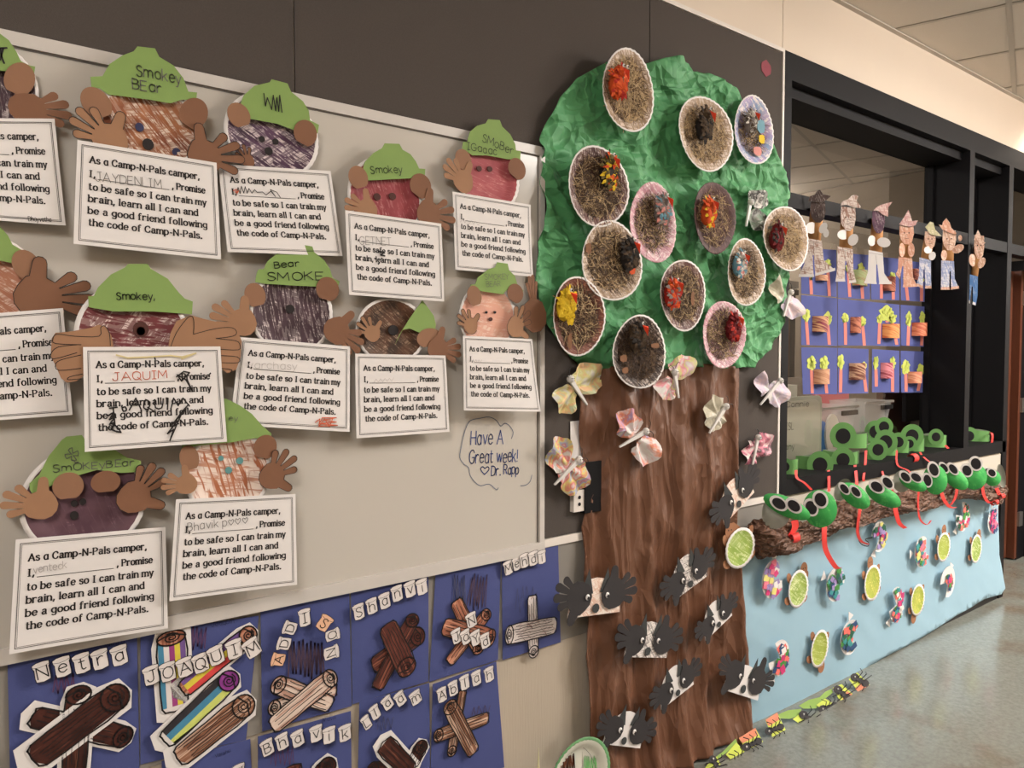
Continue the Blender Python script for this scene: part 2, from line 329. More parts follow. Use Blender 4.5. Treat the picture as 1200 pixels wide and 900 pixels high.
# ------------------------------------------------------------------ shared shapes
def hand_outline(palm, tip, thumb=1, spread=1.0, nf=4, fat=1.0, wrist=1.0, pr=.45):
    """outline of a cut-out hand print: palm centre and middle fingertip as wall points"""
    px_, pz_ = palm; dx, dz = tip[0]-px_, tip[1]-pz_; Lr = math.hypot(dx, dz); a0 = math.atan2(dz, dx); r = pr*Lr; hw = 0.104*Lr*fat
    fing = [(-33*spread, .86), (-11*spread, 1.0), (11*spread, .98), (33*spread, .84)][:nf]
    if thumb > 0: fing = fing+[(35*spread+46, .80)]
    elif thumb < 0: fing = [(-34*spread-46, .80)]+fing
    pts = []
    for a, l in fing:
        gap = min([abs(a-b[0]) for b in fing if b[0] != a])
        t = a0+R(a); ux, uz = math.cos(t), math.sin(t); nx, nz = -uz, ux; le = Lr*l
        th = abs(a) > 60; rb = r*(0.9 if th else 0.98); wbs = min(hw*(1.45 if th else 1.0), rb*math.sin(R(gap/2))*.97); wt = hw*(1.15 if th else 1.02)
        wt = min(wt, (le-wt)*math.sin(R(gap/2))*.93)
        pts.append((px_+ux*rb-nx*wbs*0.95, pz_+uz*rb-nz*wbs*0.95))
        for k in range(6):
            b = -math.pi/2+math.pi*k/5
            pts.append((px_+ux*(le-wt+wt*math.cos(b))+nx*wt*math.sin(b), pz_+uz*(le-wt+wt*math.cos(b))+nz*wt*math.sin(b)))
        pts.append((px_+ux*rb+nx*wbs*0.95, pz_+uz*rb+nz*wbs*0.95))
    e0 = fing[-1][0]+28; e1 = 360+fing[0][0]-28
    for k in range(8):
        a = a0+R(e0+(e1-e0)*k/7); wr_ = r*wrist*(.82 if 0 < k < 7 else .95); pts.append((px_+wr_*math.cos(a), pz_+wr_*math.sin(a)))
    return pts
def plate_mesh(mb, cx, cz, rx, rz, rot, d, dish, flutes=40, mi=0, mr=1, cover=0.92, jitter=0.0):
    """paper plate facing out: d = how far the middle stands off the wall, the rim is dish further out"""
    n = flutes*2; rings = [(0.0,0),(0.35,0),(0.62,0.02),(0.72,0.25),(0.80,0.7),(cover,0.92),(1.0,1.0)]
    vs = []; idx = []
    for k, (r, y) in enumerate(rings):
        row = []
        for i in range(n):
            if k == 0 and i: row.append(row[0]); continue
            a = 2*math.pi*i/n; fl = (0.0012 if i % 2 else -0.0012)*(1 if r > 0.7 else 0); rr = r*(1+jitter*math.sin(3*a+cx*9)*0.5) * (1+(0.004 if (i % 2 and r > .95) else 0))
            x = rx*rr*math.cos(a); z = rz*rr*math.sin(a)
            row.append(len(vs)); vs.append((cx+x*math.cos(rot)-z*math.sin(rot), -(d+dish*y+fl), cz+x*math.sin(rot)+z*math.cos(rot)))
        idx.append(row)
    for k in range(len(rings)-1):
        fs = []
        for i in range(n):
            j = (i+1) % n
            fs.append((idx[k][0], idx[k+1][i], idx[k+1][j]) if k == 0 else (idx[k][i], idx[k+1][i], idx[k+1][j], idx[k][j]))
        if k == 0: mb.add(vs, fs, mi)
        else:
            base = len(mb.v)-len(vs); mb.f += [tuple(q+base for q in f) for f in fs]; mb.m += [mi if rings[k+1][0] <= cover+1e-6 else mr]*len(fs)
    # the back, a sheet's thickness behind
    base = len(mb.v)-len(vs); o = len(mb.v); mb.v += [(x, y+0.0012, z) for x, y, z in vs]
    last = idx[-1]; mb.add([], [], mr)
    mb.f += [(base+last[i], o+last[i], o+last[(i+1)%n], base+last[(i+1)%n]) for i in range(n)]; mb.m += [mr]*n
    mb.f += [(o+idx[k][i], o+idx[k][(i+1)%n], o+idx[k+1][(i+1)%n], o+idx[k+1][i]) for k in range(1, len(rings)-1) for i in range(n)]; mb.m += [mr]*(n*(len(rings)-2))
def PX(pts, d): return [W(x, y, d) for x, y in pts]
def crop(x0, y0, s_, pts): return [(x0+x/s_, y0+y/s_) for x, y in pts]

def facing(c, k=.7):
    """upright plane at c turned part of the way from the wall towards the corridor"""
    n = Vector((CAM.x-c.x, CAM.y-c.y, 0)).normalized()*k+Vector((0, -1, 0))*(1-k); return n.normalized()
def PN(pts, c, n, off=0.0):
    out = []
    for x, y in pts:
        r = ray(x, y); t = (c+n*off-CAM).dot(n)/r.dot(n); out.append(CAM+r*t)
    return out
def el2(cx, cy, a, b, rot=0.0, n=22): return ell(cx, cy, a, b, R(-rot), n)     # ellipse in picture axes, rot counter-clockwise
def spin(o, ang, piv):
    """turn an object's own axes by ang in the wall plane without moving its shape"""
    M = Matrix.Translation(Vector(piv)) @ Matrix.Rotation(-ang, 4, 'Y'); o.data.transform(M.inverted()); o.matrix_basis = M; return M.inverted()
# ================================================================== THE SETTING
ribbed = base_mat('ribbed_wallcovering', (176, 164, 148), 0.8, 0.05, 60, 0.35, 90, 0.2, 0, (6, 6, 0.15))
creamwall = base_mat('cream_wall_paint', (214, 200, 184), 0.85, 0.03, 3, 0.05, 200)
greyband = base_mat('grey_vinyl_band', (132, 127, 120), 0.6, 0.03, 6)
fabric = base_mat('charcoal_fabric', (78, 72, 68), 0.95, 0.14, 260, 0.3, 700, 0.1)
trimwhite = base_mat('white_trim', (216, 208, 200), 0.45, 0.03)
metalwhite = base_mat('board_frame_metal', (196, 190, 184), 0.35, 0.03, 14, 0, 120, 0.5)
blackmetal = base_mat('black_frame_metal', (19, 18, 20), 0.6, 0.06, 10, 0, 120, 0.10)
tilemat = base_mat('ceiling_tile', (206, 197, 186), 0.95, 0.06, 160, 0.25, 260, 0.1)
tbar = base_mat('ceiling_grid_metal', (176, 168, 158), 0.5, 0.03)
darkgap = base_mat('dark_backing', (26, 24, 23), 0.9, 0.05)
base_black = base_mat('baseboard_shade_black', (26, 25, 25), 0.5, 0.05)
woodm = base_mat('door_wood', (86, 46, 28), 0.45, 0.22, 30, 0.05, 80, 0.4, 0, (9, 9, 0.6))
tan = base_mat('cardboard_tan', (176, 130, 86), 0.8, 0.06)
X0, XW, X1 = -3.0, 2.709, 5.06               # left end, tack board edge, end of the display wall
b = MB(); b.box((X0, 0, 0), (XW, .25, 0.56)); b.box((XW, 0, 0), (X1, .25, 0.875)); toplevel(b, 'wall_back', ribbed, kind='structure')
b = MB(); b.box((X0, 0, 2.672), (XW-.002, .25, CEIL)); b.box((XW+.002, 0, 2.672), (9.5, .25, CEIL)); b.box((XW-.002, .004, 2.672), (XW+.002, .25, CEIL))
b.box((X0, 0, .56), (XW, .25, 2.672))
toplevel(b, 'wall_upper', creamwall, kind='structure')
b = MB(); b.box((X0, -.004, .56), (XW-.002, .0, .868)); toplevel(b, 'trim_1', greyband, kind='structure')
b = MB(); b.box((XW+.002, -.004, .56), (X1-.03, .0, .868)); toplevel(b, 'trim_2', base_mat('cream_panel_paint', (182, 174, 162), .6, .03), kind='structure')
# tack board panels: separate fabric panels with narrow joints
edges = [X0, -1.755, -.53, .693, 1.925, XW-.012]
tb = thing('wall_front', '', '', (0, 0, .9)); del tb['label']; del tb['category']; tb['kind'] = 'structure'; tb.name = 'wall_tackboard'; ORI['wall_tackboard'] = Vector((0,0,.9))
for a, c in zip(edges, edges[1:]):
    q = MB(); q.box((a+.002, -.008, .895), (c-.002, -.001, 2.655)); q.build('tack_panel', fabric, tb)
q = MB(); q.box((X0, -.012, .868), (XW, -.001, .893)); q.build('bottom_trim', trimwhite, tb)
q = MB(); q.box((X0, -.012, 2.657), (XW, -.001, 2.672)); q.build('top_trim', trimwhite, tb)
q = MB(); q.box((XW-.012, -.012, .893), (XW, -.001, 2.657)); q.build('side_trim', trimwhite, tb)
# baseboard, painted black for the shade under the water paper
b = MB(); b.box((X0, -.006, 0), (X1, 0, .1)); toplevel(b, 'baseboard_back', base_black, kind='structure')
# floor
def floor_mat():
    m = bpy.data.materials.new('polished_floor'); m.use_nodes = True; t, N, L = nt(m); bs = N['Principled BSDF']
    tc = N.new('ShaderNodeTexCoord'); n1 = N.new('ShaderNodeTexNoise'); n1.inputs['Scale'].default_value = 2.2; n1.inputs['Detail'].default_value = 6
    n2 = N.new('ShaderNodeTexNoise'); n2.inputs['Scale'].default_value = 55; n2.inputs['Detail'].default_value = 6; n2.inputs['Roughness'].default_value = .75
    for n in (n1, n2): L.new(tc.outputs['Object'], n.inputs[0])
    r1 = N.new('ShaderNodeValToRGB'); e = r1.color_ramp.elements
    e[0].position = .32; e[0].color = lin((116, 106, 93)); e[1].position = .48; e[1].color = lin((130, 132, 125))
    r2 = N.new('ShaderNodeValToRGB'); e = r2.color_ramp.elements
    e[0].position = .35; e[0].color = (.70, .69, .67, 1); e[1].position = .66; e[1].color = (.98, .98, .97, 1)
    L.new(n1.outputs[0], r1.inputs[0]); L.new(n2.outputs[0], r2.inputs[0])
    mm = N.new('ShaderNodeMix'); mm.data_type = 'RGBA'; mm.blend_type = 'MULTIPLY'; mm.inputs[0].default_value = 1
    L.new(r1.outputs[0], mm.inputs[6]); L.new(r2.outputs[0], mm.inputs[7]); L.new(mm.outputs[2], bs.inputs['Base Color'])
    r3 = N.new('ShaderNodeMapRange'); r3.inputs[3].default_value = .06; r3.inputs[4].default_value = .22; L.new(n1.outputs[0], r3.inputs[0]); L.new(r3.outputs[0], bs.inputs['Roughness'])
    bp = N.new('ShaderNodeBump'); bp.inputs['Strength'].default_value = .12; bp.inputs['Distance'].default_value = .003; L.new(n1.outputs[0], bp.inputs['Height']); L.new(bp.outputs[0], bs.inputs['Normal'])
    return m
b = MB(); b.box((X0, CORR, -.05), (14, 3.4, 0)); toplevel(b, 'floor', floor_mat(), kind='structure')
# ceiling: lay-in tiles on a grid that runs 17.8 degrees off the wall
b = MB(); b.box((X0, CORR, CEIL+.03), (14, 3.4, CEIL+.06)); ceil = toplevel(b, 'ceiling', tilemat, kind='structure', loc=(0, 0, CEIL))
GA = R(17.8); ga = Vector((math.cos(GA), math.sin(GA), 0)); gb = Vector((-math.sin(GA), math.cos(GA), 0))
r_ = ray(1185, 50); o_ = CAM + r_*((CEIL-CAM.z)/r_.z); r_ = ray(1112, 75); o2 = CAM + r_*((CEIL-CAM.z)/r_.z)
gu0 = o2.dot(ga); gv0 = o_.dot(gb)
TU, TV = .61, 1.22
tile_me = None; bars = MB(); n_t = 0
def in_room(p): return X0 < p.x < 14 and CORR < p.y < 3.3
for i in range(-14, 20):
    for j in range(-5, 6):
        u0, v0 = gu0+i*TU, gv0+j*TV
        cs = [ga*u+gb*v for u, v in ((u0, v0), (u0+TU, v0), (u0+TU, v0+TV), (u0, v0+TV))]
        if not all(in_room(c) for c in cs): continue
        ctr = (cs[0]+cs[2])/2
        if not (1.0 < ctr.x < 9.5): continue
        if tile_me is None:
            q = MB(); h = .012
            q.add([(-TU/2+h,-TV/2+h,0),(TU/2-h,-TV/2+h,0),(TU/2-h,TV/2-h,0),(-TU/2+h,TV/2-h,0),(-TU/2+h,-TV/2+h,.012),(TU/2-h,-TV/2+h,.012),(TU/2-h,TV/2-h,.012),(-TU/2+h,TV/2-h,.012)], [(0,1,2,3)[::-1],(4,5,6,7),(0,1,5,4),(1,2,6,5),(2,3,7,6),(3,0,4,7)])
            o = q.build('ceiling_tile', tilemat, None); tile_me = o
        else: o = tile_me.copy(); C.objects.link(o)
        o.parent = ceil; o.location = (ctr.x, ctr.y, .006); o.rotation_euler = (0, 0, GA)
for i in range(-16, 22):
    u = gu0+i*TU; a = ga*u+gb*(-7); c = ga*u+gb*7
    pts = [a.lerp(c, k/280) for k in range(281)]; pts = [p for p in pts if in_room(p)]
    if len(pts) > 1:
        p, q_ = pts[0], pts[-1]; n = ga*.012
        bars.add([(p.x-n.x, p.y-n.y, CEIL+.003), (p.x+n.x, p.y+n.y, CEIL+.003), (q_.x+n.x, q_.y+n.y, CEIL+.003), (q_.x-n.x, q_.y-n.y, CEIL+.003)], [(0,1,2,3)])
for j in range(-8, 8):
    v = gv0+j*TV; a = gb*v+ga*(-8); c = gb*v+ga*18
    pts = [a.lerp(c, k/500) for k in range(501)]; pts = [p for p in pts if in_room(p)]
    if len(pts) > 1:
        p, q_ = pts[0], pts[-1]; n = gb*.012
        bars.add([(p.x-n.x, p.y-n.y, CEIL+.0025), (p.x+n.x, p.y+n.y, CEIL+.0025), (q_.x+n.x, q_.y+n.y, CEIL+.0025), (q_.x-n.x, q_.y-n.y, CEIL+.0025)], [(0,1,2,3)])
bars.box((X0, -.022, CEIL-.003), (14, 0, CEIL+.004))
bars.build('ceiling_grid', tbar, ceil)
# the corridor's other sides
b = MB(); b.box((X0, CORR-.1, 0), (14, CORR, CEIL+.05)); toplevel(b, 'wall_opposite', base_mat('opposite_wall_paint', (150, 134, 116), .8, .05), kind='structure')
b = MB(); b.box((X0-.1, CORR, 0), (X0, .25, CEIL+.05)); toplevel(b, 'wall_left', creamwall, kind='structure')
b = MB(); b.box((14, CORR, 0), (14.1, 3.4, CEIL+.05)); toplevel(b, 'wall_far', creamwall, kind='structure')
# ceiling light panels (outside the picture)
def panel(x, y, st, lab):
    t = thing('ceiling_light', lab, 'light', (x, y, CEIL), 'corridor ceiling lights')
    m = bpy.data.materials.new('lit_diffuser'); m.use_nodes = True; t_, N, L = nt(m); N.remove(N['Principled BSDF'])
    e = N.new('ShaderNodeEmission'); e.inputs[0].default_value = LIGHT_COL+(1,); e.inputs[1].default_value = st; L.new(e.outputs[0], N['Material Output'].inputs[0])
    def fr(mb, h, z0, z1):
        cs = [Vector((x, y, 0))+ga*u+gb*v for u, v in ((-h[0], -h[1]), (h[0], -h[1]), (h[0], h[1]), (-h[0], h[1]))]
        mb.add([(c.x, c.y, z0) for c in cs]+[(c.x, c.y, z1) for c in cs], [(3,2,1,0),(4,5,6,7),(0,1,5,4),(1,2,6,5),(2,3,7,6),(3,0,4,7)])
    q = MB(); fr(q, (.10, .63), CEIL-.02, CEIL+.002); q.build('frame', tbar, t)
    q = MB(); fr(q, (.16, .61), CEIL-.10, CEIL-.021); q.build('diffuser', m, t)
for p, lab in zip(PANELS, ('long ceiling light above the camera side of the tree', 'long ceiling light opposite the window', 'farthest long ceiling light down the corridor', 'long ceiling light behind the viewer')): panel(*p, lab)
# recessed wall washer near the door end
t = thing('downlight', 'small round recessed downlight close to the cream wall', 'light', (5.5, -.13, CEIL))
q = MB(); q.tube([(5.5, -.13, CEIL-.012), (5.5, -.13, CEIL+.002)], .085, 20); q.build('trim_ring', trimwhite, t)
ld = bpy.data.lights.new('washer_lamp', 'SPOT'); ld.energy = 60; ld.color = (1, .84, .66); ld.spot_size = R(140); ld.spot_blend = .8; ld.shadow_soft_size = .05
lo = bpy.data.objects.new('washer_lamp', ld); C.objects.link(lo); lo.parent = t; lo.location = (0, 0, -.03)
ORI[lo.name] = Vector((0, 0, 0))
# ------------------------------------------------------------------ window wall
SILL, HEAD, DEP = .945, 2.672, .205
win = thing('window_1', '', '', (3.6, 0, SILL)); del win['label']; del win['category']; win['kind'] = 'structure'
XM1, XM2 = W(1132, 400)[0], W(1178, 400)[0]
def fbox(nm, a, c, par=win, mat=blackmetal): q = MB(); q.box(a, c); return q.build(nm, mat, par)
fbox('sill', (XW+.003, -.012, .878), (X1, DEP+.03, SILL))
fbox('header', (XW+.003, -.012, 2.56), (6.2, DEP+.03, HEAD-.004))
fbox('header_stop', (XW+.06, .03, 2.515), (X1, DEP+.02, 2.56))
fbox('jamb', (XW+.003, -.012, SILL), (XW+.052, DEP+.02, 2.56))
fbox('mullion', (XM1-.03, -.012, SILL), (XM1+.03, DEP+.02, 2.56))
fbox('mullion', (XM2-.035, -.012, 0.0), (XM2+.03, DEP+.02, 2.56))
fbox('transom_bar', (XW+.052, -.01, 2.055), (XM1-.03, .06, 2.115))
fbox('transom_bar', (XM1+.03, -.01, 2.055), (XM2-.035, .06, 2.115))
fbox('transom_bar', (XM2+.03, -.01, 2.055), (6.2, .06, 2.115))
fbox('glazing_bead', (XM1-.05, .17, SILL), (XM1-.03, .2, 2.515))
fbox('glazing_bead', (XM2-.055, .16, SILL), (XM2-.035, .2, 2.515))
def glass_mat():
    m = bpy.data.materials.new('window_glass'); m.use_nodes = True; t, N, L = nt(m); N.remove(N['Principled BSDF'])
    tr = N.new('ShaderNodeBsdfTransparent'); tr.inputs[0].default_value = (.86, .86, .84, 1)
    gl = N.new('ShaderNodeBsdfGlossy'); gl.inputs['Roughness'].default_value = .01; gl.inputs[0].default_value = (1, 1, 1, 1)
    fr = N.new('ShaderNodeFresnel'); fr.inputs[0].default_value = 1.5; mi = N.new('ShaderNodeMixShader')
    L.new(fr.outputs[0], mi.inputs[0]); L.new(tr.outputs[0], mi.inputs[1]); L.new(gl.outputs[0], mi.inputs[2]); L.new(mi.outputs[0], N['Material Output'].inputs[0])
    return m
glass = glass_mat()
q = MB(); q.add([(XW+.05, DEP, SILL), (XM1-.03, DEP, SILL), (XM1-.03, DEP, 2.52), (XW+.05, DEP, 2.52)], [(0,1,2,3)]); q.build('glass_pane', glass, win)
q = MB(); q.add([(XM1+.03, DEP, SILL), (XM2-.035, DEP, SILL), (XM2-.035, DEP, 2.52), (XM1+.03, DEP, 2.52)], [(0,1,2,3)]); q.build('glass_pane', glass, win)
q = MB(); q.add([(XM2+.03, DEP, 2.115), (6.2, DEP, 2.115), (6.2, DEP, 2.56), (XM2+.03, DEP, 2.56)], [(0,1,2,3)]); q.build('glass_pane', glass, win)
# door recess at the right
d1 = thing('door_1', '', '', (5.6, .3, 0)); del d1['label']; del d1['category']; d1['kind'] = 'structure'
fbox('door_leaf', (5.12, .30, .012), (6.02, .345, 2.04), d1, woodm)
fbox('door_edge_strip', (6.02, .25, .012), (6.06, .345, 2.04), d1, woodm)
hm = base_mat('hinge_steel', (150, 146, 140), .35, .05, 20, 0, 100, .5, .8)
for z in (.24, 1.05, 1.8): fbox('hinge', (6.055, .235, z), (6.12, .25, z+.1), d1, hm)
fbox('door_frame', (6.06, .25, 0), (6.2, .36, 2.115), d1, blackmetal)
b = MB(); b.box((6.2, -.3, 0), (6.4, .3, 2.68)); toplevel(b, 'trim_3', darkgap, kind='structure')
b = MB(); b.box((6.4, 0, 0), (9.5, .25, 2.68)); toplevel(b, 'wall_right', creamwall, kind='structure')
# room behind the glass
rw = base_mat('classroom_wall', (128, 116, 102), .9, .05)
b = MB(); b.box((2.0, 3.2, 0), (14, 3.3, CEIL)); b.box((1.9, .26, 0), (2.0, 3.3, CEIL)); toplevel(b, 'wall_classroom', rw, kind='structure')
b = MB(); b.box((6.5, .25, 0), (6.6, 3.2, CEIL)); toplevel(b, 'wall_classroom_side', rw, kind='structure')
# things in the classroom, just behind the glass
def B3(px, py, y): r = ray(px, py); t = (y-CAM.y)/r.y; return CAM+r*t
def backbox(mb, p0, p1, y, th, m=0):          # p0 upper left, p1 lower right, seen at depth y
    a = B3(p0[0], p0[1], y); c = B3(p1[0], p1[1], y); mb.box((a.x, y, c.z), (c.x, y+th, a.z), m)
boardw = base_mat('easel_white', (206, 204, 188), .4, .04)
y_ = .36
t = thing('dry_erase_easel', 'small white board with rounded frame and faint marker notes behind the glass', 'whiteboard', tuple(B3(940, 560, y_)))
q = MB(); a = B3(902, 467, y_); c = B3(962, 552, y_); 
pts = [(a.x, a.z), (c.x-.03, a.z), (c.x-.008, a.z-.01), (c.x, a.z-.04), (c.x, c.z), (a.x, c.z)]
q.slab(pts, -y_, .015); q.build('frame', base_mat('easel_frame', (190, 190, 172), .5, .04), t)
q = MB(); pts = [(a.x, a.z-.02), (c.x-.06, a.z-.02), (c.x-.028, a.z-.035), (c.x-.022, a.z-.07), (c.x-.022, c.z), (a.x, c.z)]; q.slab(pts, -y_+.003, .003); q.build('writing_surface', boardw, t)
q = MB()
for s_, p0, p1, h in (('ESL', (920, 504), (930, 503), 8), ('any', (920, 527), (931, 526), 6), ('Connie', (921, 477), (948, 476), 6)):
    a_, c_ = B3(*p0, y_-.005), B3(*p1, y_-.005); write(q, s_, (a_.x, a_.z), (c_.x, c_.z), h/230.0, -y_+.005, .003)
q.build('marker_notes', pencil, t)
q = MB(); backbox(q, (908, 452), (934, 466), .5, .25); toplevel(q, 'storage_bin', boardw, 'pale closed bin lid behind the small white board', 'bin')
q = MB(); backbox(q, (955, 462), (994, 512), .75, .02); toplevel(q, 'red_folder', base_mat('dusty_red', (176, 84, 90), .6, .05), 'dusty red folder standing behind the clear bins', 'folder')
clear = bpy.data.materials.new('clear_plastic'); clear.use_nodes = True; _t, N_, L_ = nt(clear)
N_.remove(N_['Principled BSDF']); _tr = N_.new('ShaderNodeBsdfTransparent'); _df = N_.new('ShaderNodeBsdfPrincipled'); _df.inputs['Base Color'].default_value = (.75, .75, .74, 1); _df.inputs['Roughness'].default_value = .25
_mx = N_.new('ShaderNodeMixShader'); _mx.inputs[0].default_value = .38; L_.new(_tr.outputs[0], _mx.inputs[1]); L_.new(_df.outputs[0], _mx.inputs[2]); L_.new(_mx.outputs[0], N_['Material Output'].inputs[0])
def bin_(p0, p1, y, label, handle=True):
    a = B3(p0[0], p0[1], y); c = B3(p1[0], p1[1], y); t = thing('clear_bin', label, 'bin', ((a.x+c.x)/2, y, c.z), 'clear plastic bins behind the glass')
    q = MB(); dx = .04; D = .22
    vs = [(a.x, y, a.z), (c.x, y, a.z), (c.x-dx, y+.02, c.z), (a.x+dx, y+.02, c.z), (a.x, y+D, a.z), (c.x, y+D, a.z), (c.x-dx, y+D-.02, c.z), (a.x+dx, y+D-.02, c.z)]
    q.add(vs, [(0,3,2,1), (4,5,6,7), (0,4,7,3), (1,2,6,5), (3,7,6,2)]); q.build('tub', clear, t)
    q = MB(); q.box((a.x-.008, y-.012, a.z-.012), (c.x+.008, y, a.z)); q.build('rim', base_mat('bin_rim', (176, 172, 168), .35, .04), t)
    if handle: q = MB(); mxx = (a.x+c.x)/2; q.box((mxx-.0, y-.025, a.z-.05), (c.x-.03, y-.012, a.z-.025)); q.build('handle', pupil, t)
bin_((962, 478), (1003, 525), .42, 'clear plastic bin with black handle behind the left picture grid')
bin_((1014, 471), (1044, 508), .42, 'smaller clear bin behind the upright frog headbands')
def lidd(c, w_, h_, y, m, lab):
    p = B3(*c, y); q = MB(); q.slab(ell(p.x, p.z, w_, h_), -y, .012); toplevel(q, 'round_lid', m, lab, 'lid')
lidd((963, 512), .07, .085, .41, base_mat('bin_blue', (50, 100, 170), .5), 'blue round lid left of the clear bin')
lidd((976, 509), .07, .11, .40, base_mat('lid_white', (220, 212, 200), .5), 'off white round lid leaning in front of the clear bin')
q = MB(); backbox(q, (1035, 440), (1086, 540), 1.2, .05); toplevel(q, 'bookcase', woodm, 'brown wooden cabinet seen through the glass behind the frogs', 'cabinet')
q = MB(); backbox(q, (1062, 456), (1080, 492), 1.1, .03); toplevel(q, 'framed_screen', pupil, 'dark framed rectangle on the wooden cabinet behind the glass', 'frame')
# left strip behind the glass: door leaf, dark gap, blind
q = MB(); backbox(q, (916, 345), (925, 442), .6, .04); toplevel(q, 'classroom_door_edge', woodm, 'narrow brown door edge behind the glass left of the pictures', 'door')
q = MB(); backbox(q, (925.3, 345), (931, 442), .6, .04); toplevel(q, 'dark_door_gap', darkgap, 'black upright gap behind the glass beside the brown edge', 'gap')
q = MB(); backbox(q, (917, 443), (941, 451), .55, .04); toplevel(q, 'window_ledge', base_mat('ledge_taupe', (150, 138, 124), .6), 'taupe ledge behind the glass under the brown door edge', 'ledge')
q = MB(); backbox(q, (917, 328), (936, 338), .55, .05); toplevel(q, 'shelf_rail', base_mat('rail_grey', (150, 140, 126), .5), 'pale rail behind the glass beside the nest plate', 'rail')
q = MB(); backbox(q, (917, 338), (936, 346), .56, .05); toplevel(q, 'dark_rail_bar', darkgap, 'black bar under the pale rail behind the glass', 'rail')  # plain black bar directly below the rail
# box lights added out of view to brighten the classroom and its ceiling
lm = bpy.data.materials.new('classroom_fill_glow'); lm.use_nodes = True; lm.node_tree.nodes['Principled BSDF'].inputs['Emission Color'].default_value = LIGHT_COL+(1,); lm.node_tree.nodes['Principled BSDF'].inputs['Emission Strength'].default_value = 40
for x, y, lab in ((2.6, 1.5, 'boxy added fill light, out of view in the classroom behind the tree wall'), (6.0, 2.9, 'boxy added fill light, out of view at the far side of the classroom')):
    q = MB(); q.box((x-.3, y-.3, CEIL-.12), (x+.3, y+.2, CEIL+.001)); toplevel(q, 'classroom_fill_light', lm, lab, 'light')
# ================================================================== WHITEBOARD
BD = .018
bx0, bx1 = -1.0, W(637.5, 400, BD)[0]; bz0, bz1 = .862, 2.075
wb = thing('whiteboard', 'large wall whiteboard with pale metal frame carrying the paper bears', 'whiteboard', ((bx0+bx1)/2, 0, bz0))
q = MB(); q.box((bx0, -BD+.003, bz0), (bx1, -.009, bz1)); q.build('writing_surface', base_mat('dry_erase_surface', (188, 182, 173), .22, .02, 3, 0, 120, .5), wb)
for nm, a, c in (('top_rail', (bx0, -BD-.004, bz1-.026), (bx1, -BD+.004, bz1)), ('bottom_rail', (bx0, -BD-.006, bz0-.004), (bx1, -BD+.004, bz0+.028)), ('side_rail', (bx1-.018, -BD-.004, bz0+.028), (bx1, -BD+.004, bz1-.026))):
    q = MB(); q.box(a, c); q.build(nm, metalwhite, wb)
q = MB(); q.box((bx0, -BD+.002, bz1-.030), (bx1-.018, -BD+.003-.0015, bz1-.0275)); q.box((bx1-.024, -BD+.0015, bz0+.03), (bx1-.0215, -BD+.003, bz1-.03)); q.build('rail_groove', pencil, wb)
q = MB(); bd = BD-.0015
for s_, p0, p1, h in (('Have A', (551.5, 521), (589, 520), 16), ('Great week!', (550, 543), (607, 541), 15), ('Dr. Rapp', (576, 557), (608, 555), 11), ('<', (563, 556), (573, 556), 12)):
    wr(q, s_, p0, p1, h, bd, .0028)
q.build('message', blueink, wb)
for cl in ([(430,760),(416,738),(422,700),(430,660),(440,630),(455,608),(490,600),(520,596),(545,608),(560,628),(575,618),(592,628),(604,650),(598,672)],
           [(430,762),(448,775),(452,800),(470,825),(490,838),(520,832),(545,852),(552,845)], [(630,838),(650,835),(664,822),(670,800)]):
    q = MB(); pts = smooth(crop(400, 290, 3, cl), k=3); q.ribbon([V3(x, y, bd) for x, y in pts], .0022); q.build('cloud_line', base_mat('blue_grey_marker', (100, 112, 134), .5), wb)
